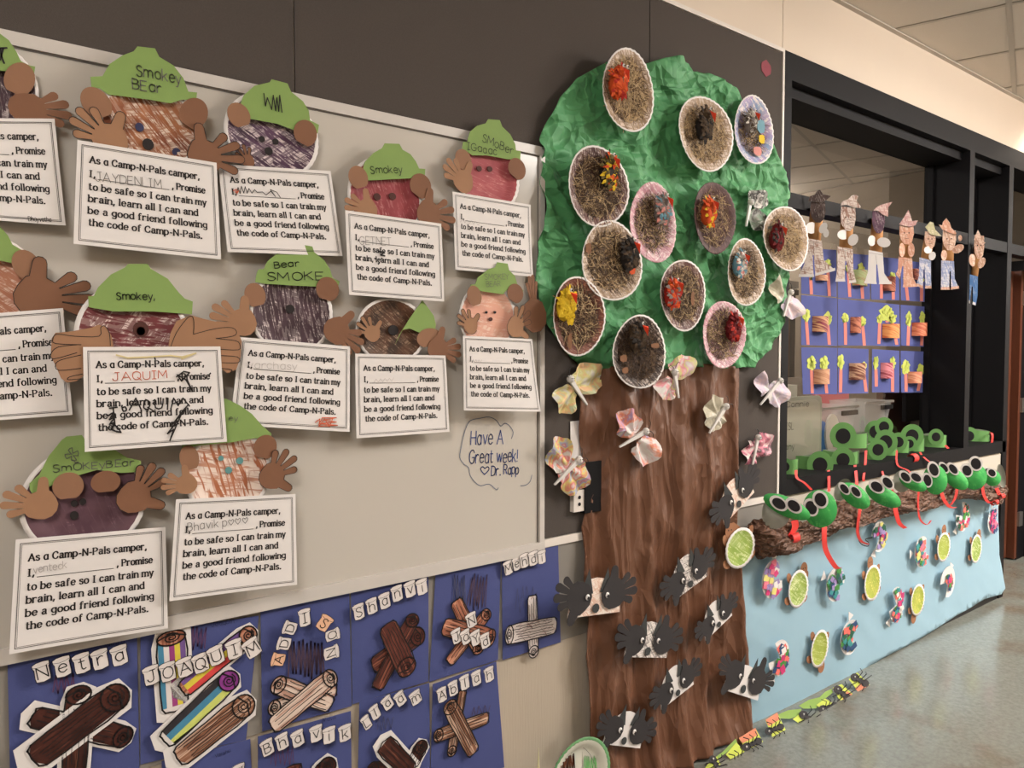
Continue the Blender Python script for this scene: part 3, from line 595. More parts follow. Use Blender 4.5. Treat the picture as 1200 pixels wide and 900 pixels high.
# ================================================================== PAPER BEARS WITH PROMISE SHEETS
def nib(dx, dz): return 0.0014+0.0017*abs(dz)
PRINT = [('As a C@mp-N-P@ls c@mper,', .085, .86, .20), ('I,', .085, .125, .335), (', Promise', .655, .90, .335), ('to be s@fe so I c@n tr@in my', .085, .905, .46),
         ('br@in, le@rn @ll I c@n @nd', .085, .84, .575), ('be @ good friend following', .085, .905, .69), ('the code of C@mp-N-P@ls.', .09, .865, .805)]
def promise_sheet(root, cs, d, name=None, extras=()):
    """cs: pixel corners TL TR BR BL"""
    P = [Vector(W(x, y, d)) for x, y in cs]; W_ = ((P[1]-P[0]).length+(P[2]-P[3]).length)/2; H_ = ((P[0]-P[3]).length+(P[1]-P[2]).length)/2
    ph = random.uniform(0, 6); am = random.uniform(.6, 1.0)
    def f(u, v, off=0.0):
        p = P[0].lerp(P[1], u).lerp(P[3].lerp(P[2], u), v)
        return (p.x, -(d+am*(.004*math.sin(u*4+ph)*v+.004*math.sin(3.0*v+ph*2)*(u-.4)+.003*v*v)+off), p.y)
    q = MB(); q.grid(lambda u, v: f(u, v), 10, 8, 0, .0007); sh = q.build('promise_sheet', white, root, True)
    q = MB()
    for in_, wd in ((.030, .0011), (.040, .0006)):
        iu, iv = in_, in_*W_/H_; n = 8
        for e in ([(iu+(1-2*iu)*k/n, iv) for k in range(n+1)], [(1-iu, iv+(1-2*iv)*k/n) for k in range(n+1)], [(1-iu-(1-2*iu)*k/n, 1-iv) for k in range(n+1)], [(iu, 1-iv-(1-2*iv)*k/n) for k in range(n+1)]):
            q.ribbon([f(u, v, .0009) for u, v in e], wd)
    q.build('border_line', ink, sh)
    q = MB(); em = .061*H_                                       # capital height
    for tx, u0, u1, vb in PRINT:
        segs, wd = text_segments(tx, True); sx = (u1-u0)/wd; sy = em/7.2/H_
        for s_ in segs: q.ribbon([f(u0+a*sx, vb-b_*sy, .0010) for a, b_ in s_], lambda dx, dz: nib(dx, dz)*(W_/.29))
    q.ribbon([f(.14+.49*k/8, .35, .0010) for k in range(9)], .0011)
    q.build('printed_text', ink, sh)
    if name:
        tx, p0, p1, h, mat_, wdt = name
        q = MB(); dd = d+.004+.0015
        if isinstance(tx, str): wr(q, tx, p0, p1, h, d+.012, wdt)
        else:
            for st in tx: q.ribbon([V3(x, y, d+.012) for x, y in st], wdt)
        # drop onto the sheet's own surface
        q.v = [(x, surf(x, z, P, f)-.0026, z) for x, y, z in q.v]
        q.build('handwritten_name', mat_, sh)
    for nm, sts, mat_, wdt in extras:
        q = MB()
        for st in sts: q.ribbon([V3(x, y, d+.006) for x, y in st], wdt)
        q.v = [(x, surf(x, z, P, f)-.0034, z) for x, y, z in q.v]
        q.build(nm, mat_, sh)
    return sh
def surf(x, z, P, f):
    # invert the bilinear patch by a few Newton-like steps
    u = v = .5
    for _ in range(8):
        p = f(u, v); ex, ez = x-p[0], z-p[2]
        ux, vz = (P[1]-P[0]), (P[3]-P[0]); det = ux.x*vz.y-ux.y*vz.x
        u += (ex*vz.y-ez*vz.x)/det; v += (ux.x*ez-ux.y*ex)/det
    return f(u, v)[1]
def bear(label, b, plate, face, hat, ears, paws, sheet, hattext=(), name=None, features=(), extras=(), hatmat=None, mitts=()):
    cx, cy, pw, ph_ = plate; d0 = BD+.004
    c = W(cx, cy, b); bl = W(sheet[3][0], sheet[3][1], b)
    root = thing('paper_bear', label, 'paper bear', (c[0], -BD, bl[1]), 'paper plate bears holding promise sheets')
    rx, rz = pw/2*mx(cx), ph_/2/sc(cx)
    pd = b-.022
    q = MB(); plate_mesh(q, c[0], c[1], rx, rz, 0, pd, .011); q.build('face_plate', [face, white], root, True)
    if features:
        for k, (fx, fy, fr, m_) in enumerate(features):
            q = MB(); p = W(fx, fy, pd+.004); q.slab(ell(p[0], p[1], fr*mx(fx), fr/sc(fx), 0, 14), pd+.0045, .002); q.build('nose' if k == 2 or len(features) == 1 else 'eye', m_, root)
    hd = b-.007
    q = MB(); q.slab(PX(hat, hd), hd, .0009, 0); h = q.build('ranger_hat', hatmat or hatgreen, root)
    for tx in hattext:
        q = MB()
        if isinstance(tx[0], str): wr(q, tx[0], tx[1], tx[2], tx[3], hd+.0016, tx[5]*1.15)
        else:
            for st in tx[0]: q.ribbon([V3(x, y, hd+.0016) for x, y in st], tx[5]*1.1)
        q.build('hat_lettering', tx[4], h)
    for k, (ex, ey, er, ez, cut) in enumerate(ears):
        p = W(ex, ey, b-.005); r1, r2 = er*mx(ex), ez/sc(ex)
        pts = ell(p[0], p[1], r1, r2, R(cut), 22, R(-60), R(240))
        q = MB(); q.slab(pts, b-.005, .0009); q.build('ear', skin[k % 3], root)
    for k, pw_ in enumerate(paws):
        pc, tp, th, spr, inked, sk = pw_[:6]; pd2 = b-.003+.0004*k
        pts = hand_outline(W(*pc, pd2), W(*tp, pd2), th, spr, 4, pw_[6] if len(pw_) > 6 else 1.0)
        q = MB(); q.slab(pts, pd2, .0009); o = q.build('paw', skin[sk], root)
        if inked:
            q = MB(); q.ribbon([(x, -(pd2+.0009), z) for x, z in pts[:-2]], .0013); q.build('pen_outline', ink, o)
    for pts, lines, sk in mitts:
        q = MB(); q.slab(PX(pts, b-.003), b-.003, .0009); o = q.build('paw', skin[sk], root)
        q = MB()
        for st in lines: q.ribbon([V3(x, y, b-.0024) for x, y in smooth(st, k=3)], .0014)
        q.build('pen_outline', ink, o)
    promise_sheet(root, sheet, b, name, extras)
    return root
f_brown = crayon('face_brown', (214, 196, 180), [(164, 106, 72), (112, 60, 40)], 42, 40, .54)
f_purple = crayon('face_purple', (205, 190, 190), [(86, 60, 82), (64, 44, 60)], 46, 60, .52)
f_red = crayon('face_red', (206, 150, 146), [(152, 70, 76), (132, 56, 60)], 50, 20, .72)
f_red2 = crayon('face_red_light', (204, 140, 136), [(168, 84, 88), (150, 70, 76)], 50, 75, .75)
f_darkp = crayon('face_dark_plum', (200, 186, 184), [(78, 58, 66), (60, 42, 48)], 55, 10, .64)
f_maroon = crayon('face_maroon', (210, 190, 184), [(118, 58, 62), (98, 46, 46)], 45, 80, .60)
f_dkbrown = crayon('face_dark_brown', (150, 124, 104), [(96, 64, 46), (58, 42, 32)], 55, 50, .66)
f_peach = crayon('face_peach', (226, 196, 178), [(220, 166, 144), (212, 158, 140)], 30, 80, .6)
f_mauve = crayon('face_mauve', (116, 88, 96), [(98, 70, 78), (82, 56, 66)], 40, 20, .8)
f_scrib = crayon('face_orange_scribble', (226, 208, 196), [(176, 112, 78), (160, 94, 66)], 30, 15, .42)
f_pinkbr = crayon('face_pink_brown', (222, 196, 180), [(186, 130, 104), (170, 110, 86)], 40, 55, .6)
dk = base_mat('dark_blue_crayon', (50, 52, 84), .6, .2, 90); blk = base_mat('black_crayon', (34, 28, 28), .7, .2, 90); teal = base_mat('teal_crayon', (92, 140, 140), .6, .2, 90); brn = base_mat('brown_crayon_dark', (74, 40, 34), .7, .25, 90)
A = lambda pts: crop(0, 20, 3, pts)
B_ = lambda pts: crop(230, 70, 3.6, pts)
D_ = lambda pts: crop(380, 120, 3.4615, pts)
E_ = lambda pts: crop(0, 250, 3, pts)
F_ = lambda pts: crop(230, 270, 3.6, pts)
H_ = lambda pts: crop(400, 290, 3, pts)
K_ = lambda pts: crop(0, 460, 2.813, pts)
L1_ = lambda pts: crop(0, 30, 3.754, pts)
L2_ = lambda pts: crop(0, 260, 3.754, pts)
bear('leftmost top row bear, cut by the picture edge, crossed pen strokes on hat', .048, (-8, 98, 108, 100), f_darkp,
     L1_([(-120,190),(-110,110),(-60,50),(-30,20),(0,35),(40,65),(75,120),(90,155),(130,175),(155,180),(150,215),(90,190),(20,200)]),
     [(23, 93, 17, 20, -20)], [((30, 127), (84, 129), -1, .8, False, 1)],
     [(-100, 138), (64, 139), (77, 264.4), (-95, 251)],
     [([L1_([(-14,100),(30,98)]), L1_([(0,98),(8,140),(18,165)]), L1_([(14,100),(0,150)])], 0, 0, 0, ink, .003)],
     ('Dhayvatha', (34, 258), (61, 259), 5, ink, .0009))
bear('bear with two-tone brown scribbled face and one blue eye, top row', .066, (178, 146, 112, 100), f_brown,
     A([(322,250),(318,210),(360,208),(385,165),(430,135),(470,120),(483,103),(545,110),(560,140),(610,170),(645,215),(662,262),(693,265),(690,292),(640,290),(600,303),(520,290),(430,278),(380,272),(350,250)]),
     [(113, 121, 17, 18, 30), (227, 133, 15, 19, -30)],
     [((131, 166), (84, 132), -1, .85, True, 2), ((238, 184), (285, 178), 1, 1.0, True, 1)],
     A([(272,432),(762,512),(775,853),(258,797)]),
     [('Smokey', A([(480,205)])[0], A([(638,235)])[0], 12, pencil, .0018), ('BEar', A([(465,250)])[0], A([(568,268)])[0], 11, pencil, .0018)],
     ('JAYDENLIM', A([(338,572)])[0], A([(572,598)])[0], 10, pencil, .0012),
     [(163.6, 149, 5, dk), (207, 178.6, 5, dk), (173.6, 169, 6.5, blk)])
bear('bear with purple zigzag-scribbled face and squiggle on the hat, third in the top row', .050, (322, 158, 107, 98), f_purple,
     B_([(155,185),(185,190),(200,150),(245,110),(310,95),(318,82),(385,100),(400,135),(450,175),(475,215),(480,255),(518,275),(512,310),(420,300),(340,270),(230,250),(160,200)]),
     [(280, 135, 13, 14, 25), (358, 156, 13, 15, -20)], [((291, 190), (281, 170), 0, 1.0, True, 1)],
     [(256, 192), (387, 200.6), (402, 300), (266, 295.6)],
     [([B_([(285,142),(292,195),(300,160),(318,210),(325,150),(335,215),(340,160),(348,218),(352,150),(362,222)])], 0, 0, 0, ink, .0022)],
     ([B_([(176,560),(182,535),(190,562),(196,530),(206,560),(212,532),(220,560),(228,540),(240,560),(252,545),(262,556),(285,555),(300,568),(320,552),(340,575),(318,545),(345,556),(360,578)])], 0, 0, 0, ink, .0016),
     [(307, 163, 3.5, blk), (323, 166, 3.5, blk), (315, 177, 4.5, blk)],
     [('red_mark', [B_([(158,552),(172,545),(166,560),(180,552),(172,566)])], redink, .0016)])
bear('bear with even red face under a hat with one neat word', .062, (455, 232, 84, 94), f_red,
     D_([(148,300),(165,240),(200,205),(235,185),(245,166),(305,168),(318,192),(350,210),(372,240),(385,268),(410,270),(408,300),(350,308),(160,318)]),
     [(420, 208, 11, 13, 20), (493, 218, 12, 14, -30)],
     [((432, 246), (403, 238), -1, .8, False, 2), ((501, 251), (534, 252), 1, .9, False, 1)],
     D_([(85,437),(475,492),(483,808),(100,780)]),
     [('Smokey', D_([(190,288)])[0], D_([(318,285)])[0], 8, ink, .0014)],
     ('GETNET', D_([(150,572)])[0], D_([(280,580)])[0], 9, pencil, .001),
     [(442, 230.5, 4, brn), (460, 230, 4, brn)],
     [('ink_blots', [D_([(225,603),(245,608),(232,618),(248,622)]), D_([(222,655),(226,650)]), D_([(235,632),(237,634)]), D_([(208,632),(209,634)])], ink, .004)])
bear('rightmost bear of the top row, red face, hat with two lines of wobbly letters', .048, (576, 207, 70, 84), f_red2,
     D_([(560,190),(563,160),(580,160),(590,120),(620,95),(655,85),(665,68),(712,72),(722,98),(755,130),(775,170),(778,195),(797,197),(795,235),(740,230),(660,215),(600,215),(580,200)]),
     [(543, 187, 9, 12, 30), (606, 198, 10, 12, -30)], [((544, 214), (521, 189), -1, .8, False, 2)],
     D_([(520,362),(838,415),(843,708),(533,678)]),
     [('SMoBer', D_([(640,158)])[0], D_([(765,212)])[0], 9, ink, .0015), ('IGaaac', D_([(580,190)])[0], D_([(700,214)])[0], 8, ink, .0015)],
     ([[(p0[0]+(p1[0]-p0[0])*i/9, p0[1]+(p1[1]-p0[1])*i/9+(-2.2 if i % 2 else 1.6)) for i in range(10)] for p0, p1 in ((D_([(560,478)])[0], D_([(640,492)])[0]),)], 0, 0, 0, faint, .0008),
     [(561.7, 197.5, 3, brn), (574, 198, 3, brn)])
bear('leftmost bear of the middle row, cut by the picture edge, pink-brown face', .050, (-10, 333, 118, 112), f_pinkbr,
     L2_([(-130,170),(-110,80),(-60,40),(-20,15),(0,20),(35,60),(55,100),(115,135),(70,165),(65,185),(0,170),(-60,172)]),
     [(31, 311, 16, 18, 20)], [((42, 349), (110, 342), 1, .8, True, 1)],
     [(-95, 374), (74, 361), (85, 486), (-92, 499)])
bear('maroon-faced bear with mitten paws and a sheet scrawled over in black', .086, (158, 393, 128, 118), f_maroon,
     E_([(310,292),(330,290),(345,260),(390,215),(440,190),(450,178),(520,178),(530,195),(590,230),(630,280),(650,300),(678,310),(675,355),(540,345),(400,345),(312,330)]),
     [], [], E_([(292,470),(775,468),(798,803),(297,838)]),
     [('Smokey,', E_([(410,303)])[0], E_([(545,303)])[0], 8, ink, .0017)],
     ('JAQUIM', E_([(400,588)])[0], E_([(592,580)])[0], 9, redink, .0015),
     [(165, 386, 9, brn), (165, 388, 5, blk)],
     [('black_scrawl', [E_([(385,685),(412,682),(398,684),(404,745),(388,738)]), smooth(E_([(430,685),(440,680),(445,692),(434,696),(430,686)]), k=2), E_([(455,692),(478,650),(496,688)]), E_([(462,674),(490,672)]),
        smooth(E_([(512,655),(528,664),(522,688),(506,684),(508,662)]), k=2), E_([(520,682),(548,700)]), smooth(E_([(545,655),(548,684),(570,684),(575,652)]), k=2), E_([(592,650),(590,690)]), E_([(602,688),(612,650),(628,676),(645,650),(668,678)]),
        E_([(622,575),(648,556),(668,560),(640,590),(625,568),(655,585),(678,625),(660,585)]), smooth(E_([(380,712),(400,700),(385,725),(405,715),(385,742),(402,735),(395,760),(425,770),(405,745),(390,760),(418,768)]), k=2),
        E_([(665,672),(640,700),(610,740),(625,730),(590,775),(612,760),(598,800),(640,705),(655,690),(605,745)]), E_([(735,570),(742,562)]), E_([(545,508),(547,514)])], ink, .0029),
      ('yellow_crayon_marks', [E_([(410,498),(450,508),(520,505),(600,500),(640,505),(690,492),(640,512)])], base_mat('pale_yellow_crayon', (206, 190, 140), .6), .003)],
     mitts=[(E_([(400,480),(392,430),(372,398),(345,392),(322,402),(250,415),(195,420),(182,440),(178,500),(200,545),(215,580),(235,595),(270,590),(310,560),(310,480)]),
             [E_([(388,465),(384,420),(368,396),(354,402),(348,432),(262,432),(200,425),(186,442),(196,458),(285,462)]), E_([(270,462),(205,470),(180,492),(188,512),(270,490)]), E_([(285,498),(215,515),(195,532),(208,552),(285,545)]), E_([(290,565),(245,575),(240,585),(285,582)])], 2),
            (E_([(590,480),(600,420),(620,380),(670,358),(720,372),(800,390),(835,410),(850,450),(845,510),(830,550),(800,562),(770,540),(750,480)]),
             [E_([(600,470),(620,420),(655,372),(675,362),(682,385),(680,425)]), E_([(680,425),(760,405),(815,402),(832,418),(818,432),(760,440)]), E_([(760,440),(828,448),(843,462),(838,480),(775,478)]), E_([(775,500),(835,505),(838,525),(780,525)]), E_([(780,545),(815,550),(810,560)])], 2)])
bear('bear with very dark scribbled face, hat lettered in two lines, middle row', .058, (345, 367, 94, 96), f_darkp,
     F_([(248,218),(255,180),(262,165),(285,162),(300,130),(350,90),(415,70),(420,55),(490,68),(498,92),(540,125),(565,165),(575,200),(605,215),(598,240),(520,238),(400,232),(290,225)]),
     [(299, 346, 12, 14, 15), (384, 339, 13, 14, -15)],
     [((286, 379), (246, 363), -1, .75, False, 2), ((393, 387), (425, 408), 1, .8, False, 1)],
     [(281, 395), (410.6, 406), (409, 506), (270, 498)],
     [('Bear', F_([(330,160)])[0], F_([(434,150)])[0], 7, ink, .0018), ('SMOKE', F_([(300,210)])[0], F_([(535,208)])[0], 9, ink, .0018)],
     ('varchasy', F_([(222,580)])[0], F_([(432,588)])[0], 8, faint, .0011), [(340, 362, 5, blk)],
     [('red_scribble', [F_([(500,810),(520,795),(515,820),(530,790),(590,790),(535,800),(590,808),(520,815),(595,822),(515,826),(540,795),(560,828),(575,792)])], redink, .0022)])
bear('bear whose green hat has slipped sideways like a leaf over a dark brown face', .056, (462, 388, 80, 76), f_dkbrown,
     H_([(190,340),(205,305),(240,250),(275,200),(285,185),(300,205),(325,240),(332,270),(330,295),(280,302),(240,285),(215,290)]),
     [(503, 396, 14, 11, 10)], [((437, 392), (420, 374), -1, 1.0, True, 2), ((512, 409), (541, 411), 1, .8, False, 1)],
     H_([(50,373),(365,380),(382,648),(50,670)]), [], ([[(p0[0]+(p1[0]-p0[0])*i/9, p0[1]+(p1[1]-p0[1])*i/9+(-2.2 if i % 2 else 1.6)) for i in range(10)] for p0, p1 in ((H_([(120,470)])[0], H_([(190,465)])[0]),)], 0, 0, 0, faint, .0008),
     [(461, 387, 6, blk)])
bear('pale peach bear with small smiling face, lower right of the bear group', .064, (575, 372, 64, 78), f_peach,
     H_([(445,170),(455,130),(470,130),(480,105),(520,75),(540,70),(548,52),(585,57),(590,80),(610,100),(622,140),(640,150),(638,160),(580,150),(570,165),(500,155),(470,150)]),
     [(556, 347, 8, 12, 20), (604, 344, 9, 11, -25)],
     [((552, 383), (538, 365), -1, 1.0, True, 2), ((603, 384), (618, 361), -1, 1.0, True, 2), ((627, 372), (622, 322), 0, .3, False, 1)],
     H_([(427,310),(672,322),(697,577),(432,573)]),
     [('SMOKEY', H_([(505,112)])[0], H_([(590,112)])[0], 6, pencil, .001), ('BEAR', H_([(510,138)])[0], H_([(560,136)])[0], 6, pencil, .001)],
     ([[(p0[0]+(p1[0]-p0[0])*i/9, p0[1]+(p1[1]-p0[1])*i/9+(-2.2 if i % 2 else 1.6)) for i in range(10)] for p0, p1 in ((H_([(455,400)])[0], H_([(500,402)])[0]),)], 0, 0, 0, faint, .0008),
     [(570, 366, 1.5, blk), (580, 366, 1.5, blk), (575, 374, 2.2, brn)])
bear('bottom left bear, mauve felt-pen face with outlined snout and a flower drawn on the hat', .060, (101, 589, 146, 126), f_mauve,
     K_([(97,300),(130,270),(160,210),(205,155),(220,145),(270,140),(290,170),(380,190),(420,215),(465,225),(462,262),(400,265),(320,255),(200,290),(110,340),(98,320)]),
     [(80, 570, 18, 16, 0), (124, 565, 17, 13, 0)],
     [((50, 593), (0, 585), -1, .85, False, 2), ((155, 584), (187, 545), -1, .75, True, 1)],
     K_([(52,485),(545,443),(552,775),(30,862)]),
     [('SmOKEyBEar', K_([(175,262)])[0], K_([(442,240)])[0], 8, pencil, .0014), ([smooth(K_([(238,205),(225,190),(238,182),(240,200),(256,192),(258,208),(242,208),(252,222),(236,224),(236,210),(220,218),(214,204),(232,203)]), k=2), K_([(240,222),(250,232),(258,228)])], 0, 0, 0, pencil, .0014)],
     ('venteck', K_([(112,600)])[0], K_([(222,582)])[0], 8, faint, .0012), [(87, 590, 4, blk), (97, 588, 4, blk), (87, 604, 5, blk)])
bear('bottom row bear on the right, pale face with orange scribble and teal eyes', .075, (270, 556, 98, 98), f_scrib,
     K_([(745,20),(790,42),(830,70),(865,110),(895,135),(890,155),(840,150),(760,165),(650,175),(600,190),(600,165),(640,150),(650,80),(700,30)]),
     [(222, 537, 11, 15, 10), (311, 524, 13, 14, -20)],
     [((220, 568), (188, 567), -1, .8, False, 2), ((317, 559), (343, 530), -1, 1.0, True, 1)],
     K_([(580,352),(975,335),(977,632),(557,687)]),
     [('ey', K_([(755,92)])[0], K_([(785,92)])[0], 6, pencil, .001)],
     ('Bhavik p<<<', K_([(622,460)])[0], K_([(822,432)])[0], 9, pencil, .0012),
     [(259, 537, 3, teal), (281, 540, 4, teal), (268, 551, 4, teal)])
# ================================================================== BLUE POSTERS WITH MARSHMALLOWS AND LOGS
PD = .012
jar_w = base_mat('marshmallow_white', (218, 210, 206), .7, .03); jar_o = base_mat('marshmallow_orange', (226, 180, 148), .7, .06)
LOG = {'dark': crayon('log_dark_brown', (110, 66, 50), [(78, 40, 32), (54, 28, 24)], 46, 90, .85, False, 3), 'red': crayon('log_red_brown', (140, 84, 66), [(104, 56, 46), (76, 38, 32)], 46, 90, .8, False, 3),
       'mid': crayon('log_mid_brown', (206, 174, 152), [(146, 102, 78), (122, 80, 60)], 46, 90, .6, False, 3), 'pale': crayon('log_pale', (216, 196, 182), [(190, 150, 132), (180, 138, 120)], 46, 90, .45, False, 3),
       'orange': crayon('log_orange_brown', (196, 140, 114), [(160, 100, 78), (140, 82, 62)], 46, 90, .6, False, 3), 'white': crayon('log_white_scribble', (218, 208, 204), [(150, 120, 118), (170, 140, 130)], 50, 50, .2, True),
       'teal': base_mat('band_teal', (70, 130, 160), .6, .12, 60), 'mag': base_mat('band_magenta', (150, 62, 120), .6, .12, 60), 'yel': base_mat('band_yellow', (214, 196, 70), .6, .1, 60), 'pur': base_mat('band_purple', (110, 82, 140), .6, .1, 60),
       'blk': base_mat('band_black', (50, 46, 50), .6, .2, 60), 'redb': base_mat('band_red', (206, 70, 70), .6, .1, 60), 'lime': base_mat('band_lime', (196, 206, 110), .6, .1, 60), 'wht': jar_w, 'purp': base_mat('end_purple', (140, 60, 140), .6, .15, 60)}
def log(par, p0, p1, wpx, d, kind, end=True, margin=False, bands=None, endkind=None, endsq=.75, nl=4):
    a = Vector(W(*p0, d)); c = Vector(W(*p1, d)); u = (c-a).normalized(); n = Vector((-u.y, u.x)); w2 = wpx/2/sc((p0[0]+p1[0])/2)
    L = (c-a).length
    def pt(s_, t_): q = a+u*s_+n*t_; return (q.x, q.y)
    body = [pt(0, -w2*.95), pt(L*.5, -w2*1.02), pt(L, -w2), pt(L, w2), pt(L*.5, w2*1.03), pt(0, w2*.95), pt(-w2*.35, w2*.45), pt(-w2*.4, -w2*.3)]
    q = MB(); q.slab(body, d, .0009)
    er = w2*endsq
    rot = math.atan2(u.y, u.x)
    if end: q.slab(ell(c.x, c.y, er*1.15, w2*1.05, rot, 20), d+.0005, .0009, 1)
    o = q.build('log', [LOG[kind], LOG[endkind or kind]], par)
    if margin:
        g = w2*.38; mg = [pt(-w2*.8, -w2-g), pt(L+w2*.4, -w2-g*1.3), pt(L+w2*1.1, -g), pt(L+w2*.9, w2), pt(L-w2*.5, w2+g*1.2), pt(-w2*.9, w2+g), pt(-w2*1.4, 0)]
        q = MB(); q.slab(mg, d-.0012, .0008); q.build('paper_margin', white, o)
    if bands:
        k = len(bands)
        for i, bk in enumerate(bands):
            t0, t1 = -w2+2*w2*i/k, -w2+2*w2*(i+1)/k
            q = MB(); q.slab([pt(0, t0), pt(L-er*.6, t0), pt(L-er*.6, t1), pt(0, t1)], d+.0003, .0003); q.build('colour_band', LOG[bk], o)
    kids = list(o.children); MI = spin(o, rot, (a.x-ORI[par.name].x, -d-ORI[par.name].y, a.y-ORI[par.name].z))
    for k_ in kids: k_.matrix_parent_inverse = MI
    q = MB(); dd = d+.0013; P3 = lambda p: (p[0], -dd, p[1])
    q.ribbon([P3(p) for p in smooth(body, True, 2)], .0034, closed=True)
    for i in range(nl):
        t0 = -w2*.75+1.5*w2*i/max(1, nl-1); s0, s1 = random.uniform(0, .12)*L, random.uniform(.8, .97)*L
        q.ribbon([P3(pt(s0+(s1-s0)*k/6, t0+random.uniform(-.07, .07)*w2)) for k in range(7)], .0019)
    if end:
        dd = d+.0018
        q.ribbon([P3(p) for p in ell(c.x, c.y, er*1.15, w2*1.05, rot, 20)], .0034, closed=True)
        sp = []
        for k in range(22):
            r_ = .1+.6*k/21; an = k*.62; sp.append((c.x+er*1.15*r_*math.cos(an)*math.cos(rot)-w2*r_*math.sin(an)*math.sin(rot), c.y+er*1.15*r_*math.cos(an)*math.sin(rot)+w2*r_*math.sin(an)*math.cos(rot)))
        q.ribbon([P3(p) for p in sp], .0026)
    il = q.build('ink_lines', ink, o); il.matrix_parent_inverse = MI
def marsh(par, ch, px, py, rot, wpx, hpx, d, orange=False):
    c = Vector(W(px, py, d)); w2 = wpx/2*mx(px)*1.0; h2 = hpx/2/sc(px); a = R(rot); ca, sa = math.cos(a), math.sin(a)
    def pt(x, z): return (c.x+x*w2*ca-z*h2*sa, c.y+x*w2*sa+z*h2*ca)
    out = [pt(-.82, -.9), pt(0, -1.02), pt(.8, -.9), pt(.86, -.5), pt(.84, .4), pt(1.0, .62), pt(.98, .95), pt(.3, 1.04), pt(-.5, 1.02), pt(-1.0, .86), pt(-.98, .55), pt(-.84, .35), pt(-.9, -.5)]
    q = MB(); q.slab(out, d, .0009); o = q.build('marshmallow', jar_o if orange else jar_w, par)
    q = MB(); q.ribbon([(x, -(d+.0006), z) for x, z in out], .0013, closed=True); q.ribbon([(x, -(d+.0006), z) for x, z in [pt(-.95, .62), pt(-.3, .5), pt(.4, .52), pt(.95, .66)]], .0008)
    q.build('tile_outline', ink, o)
    wd = G[ch][0]; s_ = h2*1.15/7.2; q = MB(); bl = -.62 if ch in 'ABCDEFGHIJKLMNOPQRSTUVWXYZbdhklti' else -.5
    for pts, sm in strokes(ch):
        q.ribbon([(c.x+(x-wd/2)*s_*ca*1.0-(z*s_+bl*h2)*sa, -(d+.0007), c.y+(x-wd/2)*s_*sa+(z*s_+bl*h2)*ca) for x, z in pts], .0021)
    q.build('letter', ink, o)
def poster(label, cs, letters, logs=(), scrib=(), note=None, d=PD):
    P = PX(cs, d); t = thing('campfire_poster', label, 'poster', (sum(p[0] for p in P)/4, 0, min(p[1] for p in P)), 'blue campfire posters under the whiteboard')
    ph = random.uniform(0, 6)
    Q = [Vector(p) for p in P]
    def f(u, v): p = Q[0].lerp(Q[1], u).lerp(Q[3].lerp(Q[2], u), v); return (p.x, -(d-.004+.003*math.sin(u*3.1)*math.sin(v*3.1+ph*.1)), p.y)
    q = MB(); q.grid(f, 6, 8, 0, .0009); q.build('blue_sheet', navy, t, True)
    for mat_, sts, wd in scrib:
        q = MB()
        for st in sts: q.ribbon([V3(x, y, d+.0006) for x, y in st], wd)
        q.build('crayon_scribble', mat_, t)
    for l in logs: log(t, *l)
    for i, l in enumerate(letters): marsh(t, *l[:6], d+.0095+.0016*i, *l[6:])
    if note: q = MB(); wr(q, note[0], note[1], note[2], note[3], d+.0012, .0009); q.build('pencilled_name', base_mat('dark_blue_pencil', (36, 38, 74), .6), t)
    return t
def zig(x0, y0, x1, y1, n, amp, lean=0):      # back-and-forth crayon scribble
    return [[(x0+(x1-x0)*i/n+random.uniform(-1, 1)+(lean if i % 2 else 0), (y0 if i % 2 else y1)+random.uniform(-amp, amp)) for i in range(n+1)]]
s_maroon = base_mat('crayon_on_blue_maroon', (84, 58, 92), .8, .2, 120); s_brown = base_mat('crayon_on_blue_brown', (72, 54, 70), .8, .2, 120); s_grey = base_mat('crayon_on_blue_grey', (66, 68, 96), .8, .2, 120)
M_ = lambda pts: crop(0, 710, 3.75, pts)
def m1(x, y): return M_([(x, y)])[0]
poster('leftmost blue poster, dark brown logs, five letter marshmallows in a rising line', [(9, 774), (161, 747), (164, 903), (12, 915)],
       [(c, *m1(x, y), 9, 21, 24) for c, x, y in (('N', 185, 290), ('e', 275, 268), ('t', 360, 252), ('r', 440, 235), ('a', 525, 218))],
       [(m1(160, 490), m1(540, 575), 24, PD+.003, 'dark', True, True), (m1(325, 730), m1(345, 390), 25, PD+.0055, 'dark', True, True), (m1(170, 655), m1(505, 402), 33, PD+.008, 'dark', True, True, None, None, .8, 6)],
       [(s_maroon, zig(62, 790, 88, 812, 8, 2), .003)], ('Netra', m1(465, 178), m1(548, 160), 4))
poster('blue poster with a yellow, teal and magenta striped log and other multicoloured logs', [(165, 743), (304, 722), (289, 868), (165, 897)],
       [(c, *m1(x, y), r_, 20, 23) for c, x, y, r_ in (('J', 665, 305, 8), ('O', 738, 290, 8), ('A', 812, 270, 10), ('Q', 882, 252, 12), ('U', 950, 218, 14), ('I', 1030, 190, 10), ('M', 1108, 185, 25))],
       [(m1(770, 440), m1(752, 140), 30, PD+.003, 'wht', True, True, ['pur', 'yel', 'mag', 'wht', 'teal'], 'orange', .5, 0), (m1(815, 360), m1(1090, 128), 22, PD+.0045, 'orange', True, True, ['redb', 'yel', 'pur'], 'orange', .8, 0),
        (m1(740, 580), m1(1005, 328), 25, PD+.006, 'wht', True, True, ['lime', 'teal', 'blk'], 'purp', .8, 0), (m1(800, 655), m1(1070, 440), 28, PD+.0075, 'mid', True, True, None, None, .8, 7)],
       [(s_maroon, zig(222, 735, 240, 760, 8, 3, 3), .003)], ('Joaquin', m1(930, 92), m1(1028, 74), 5))
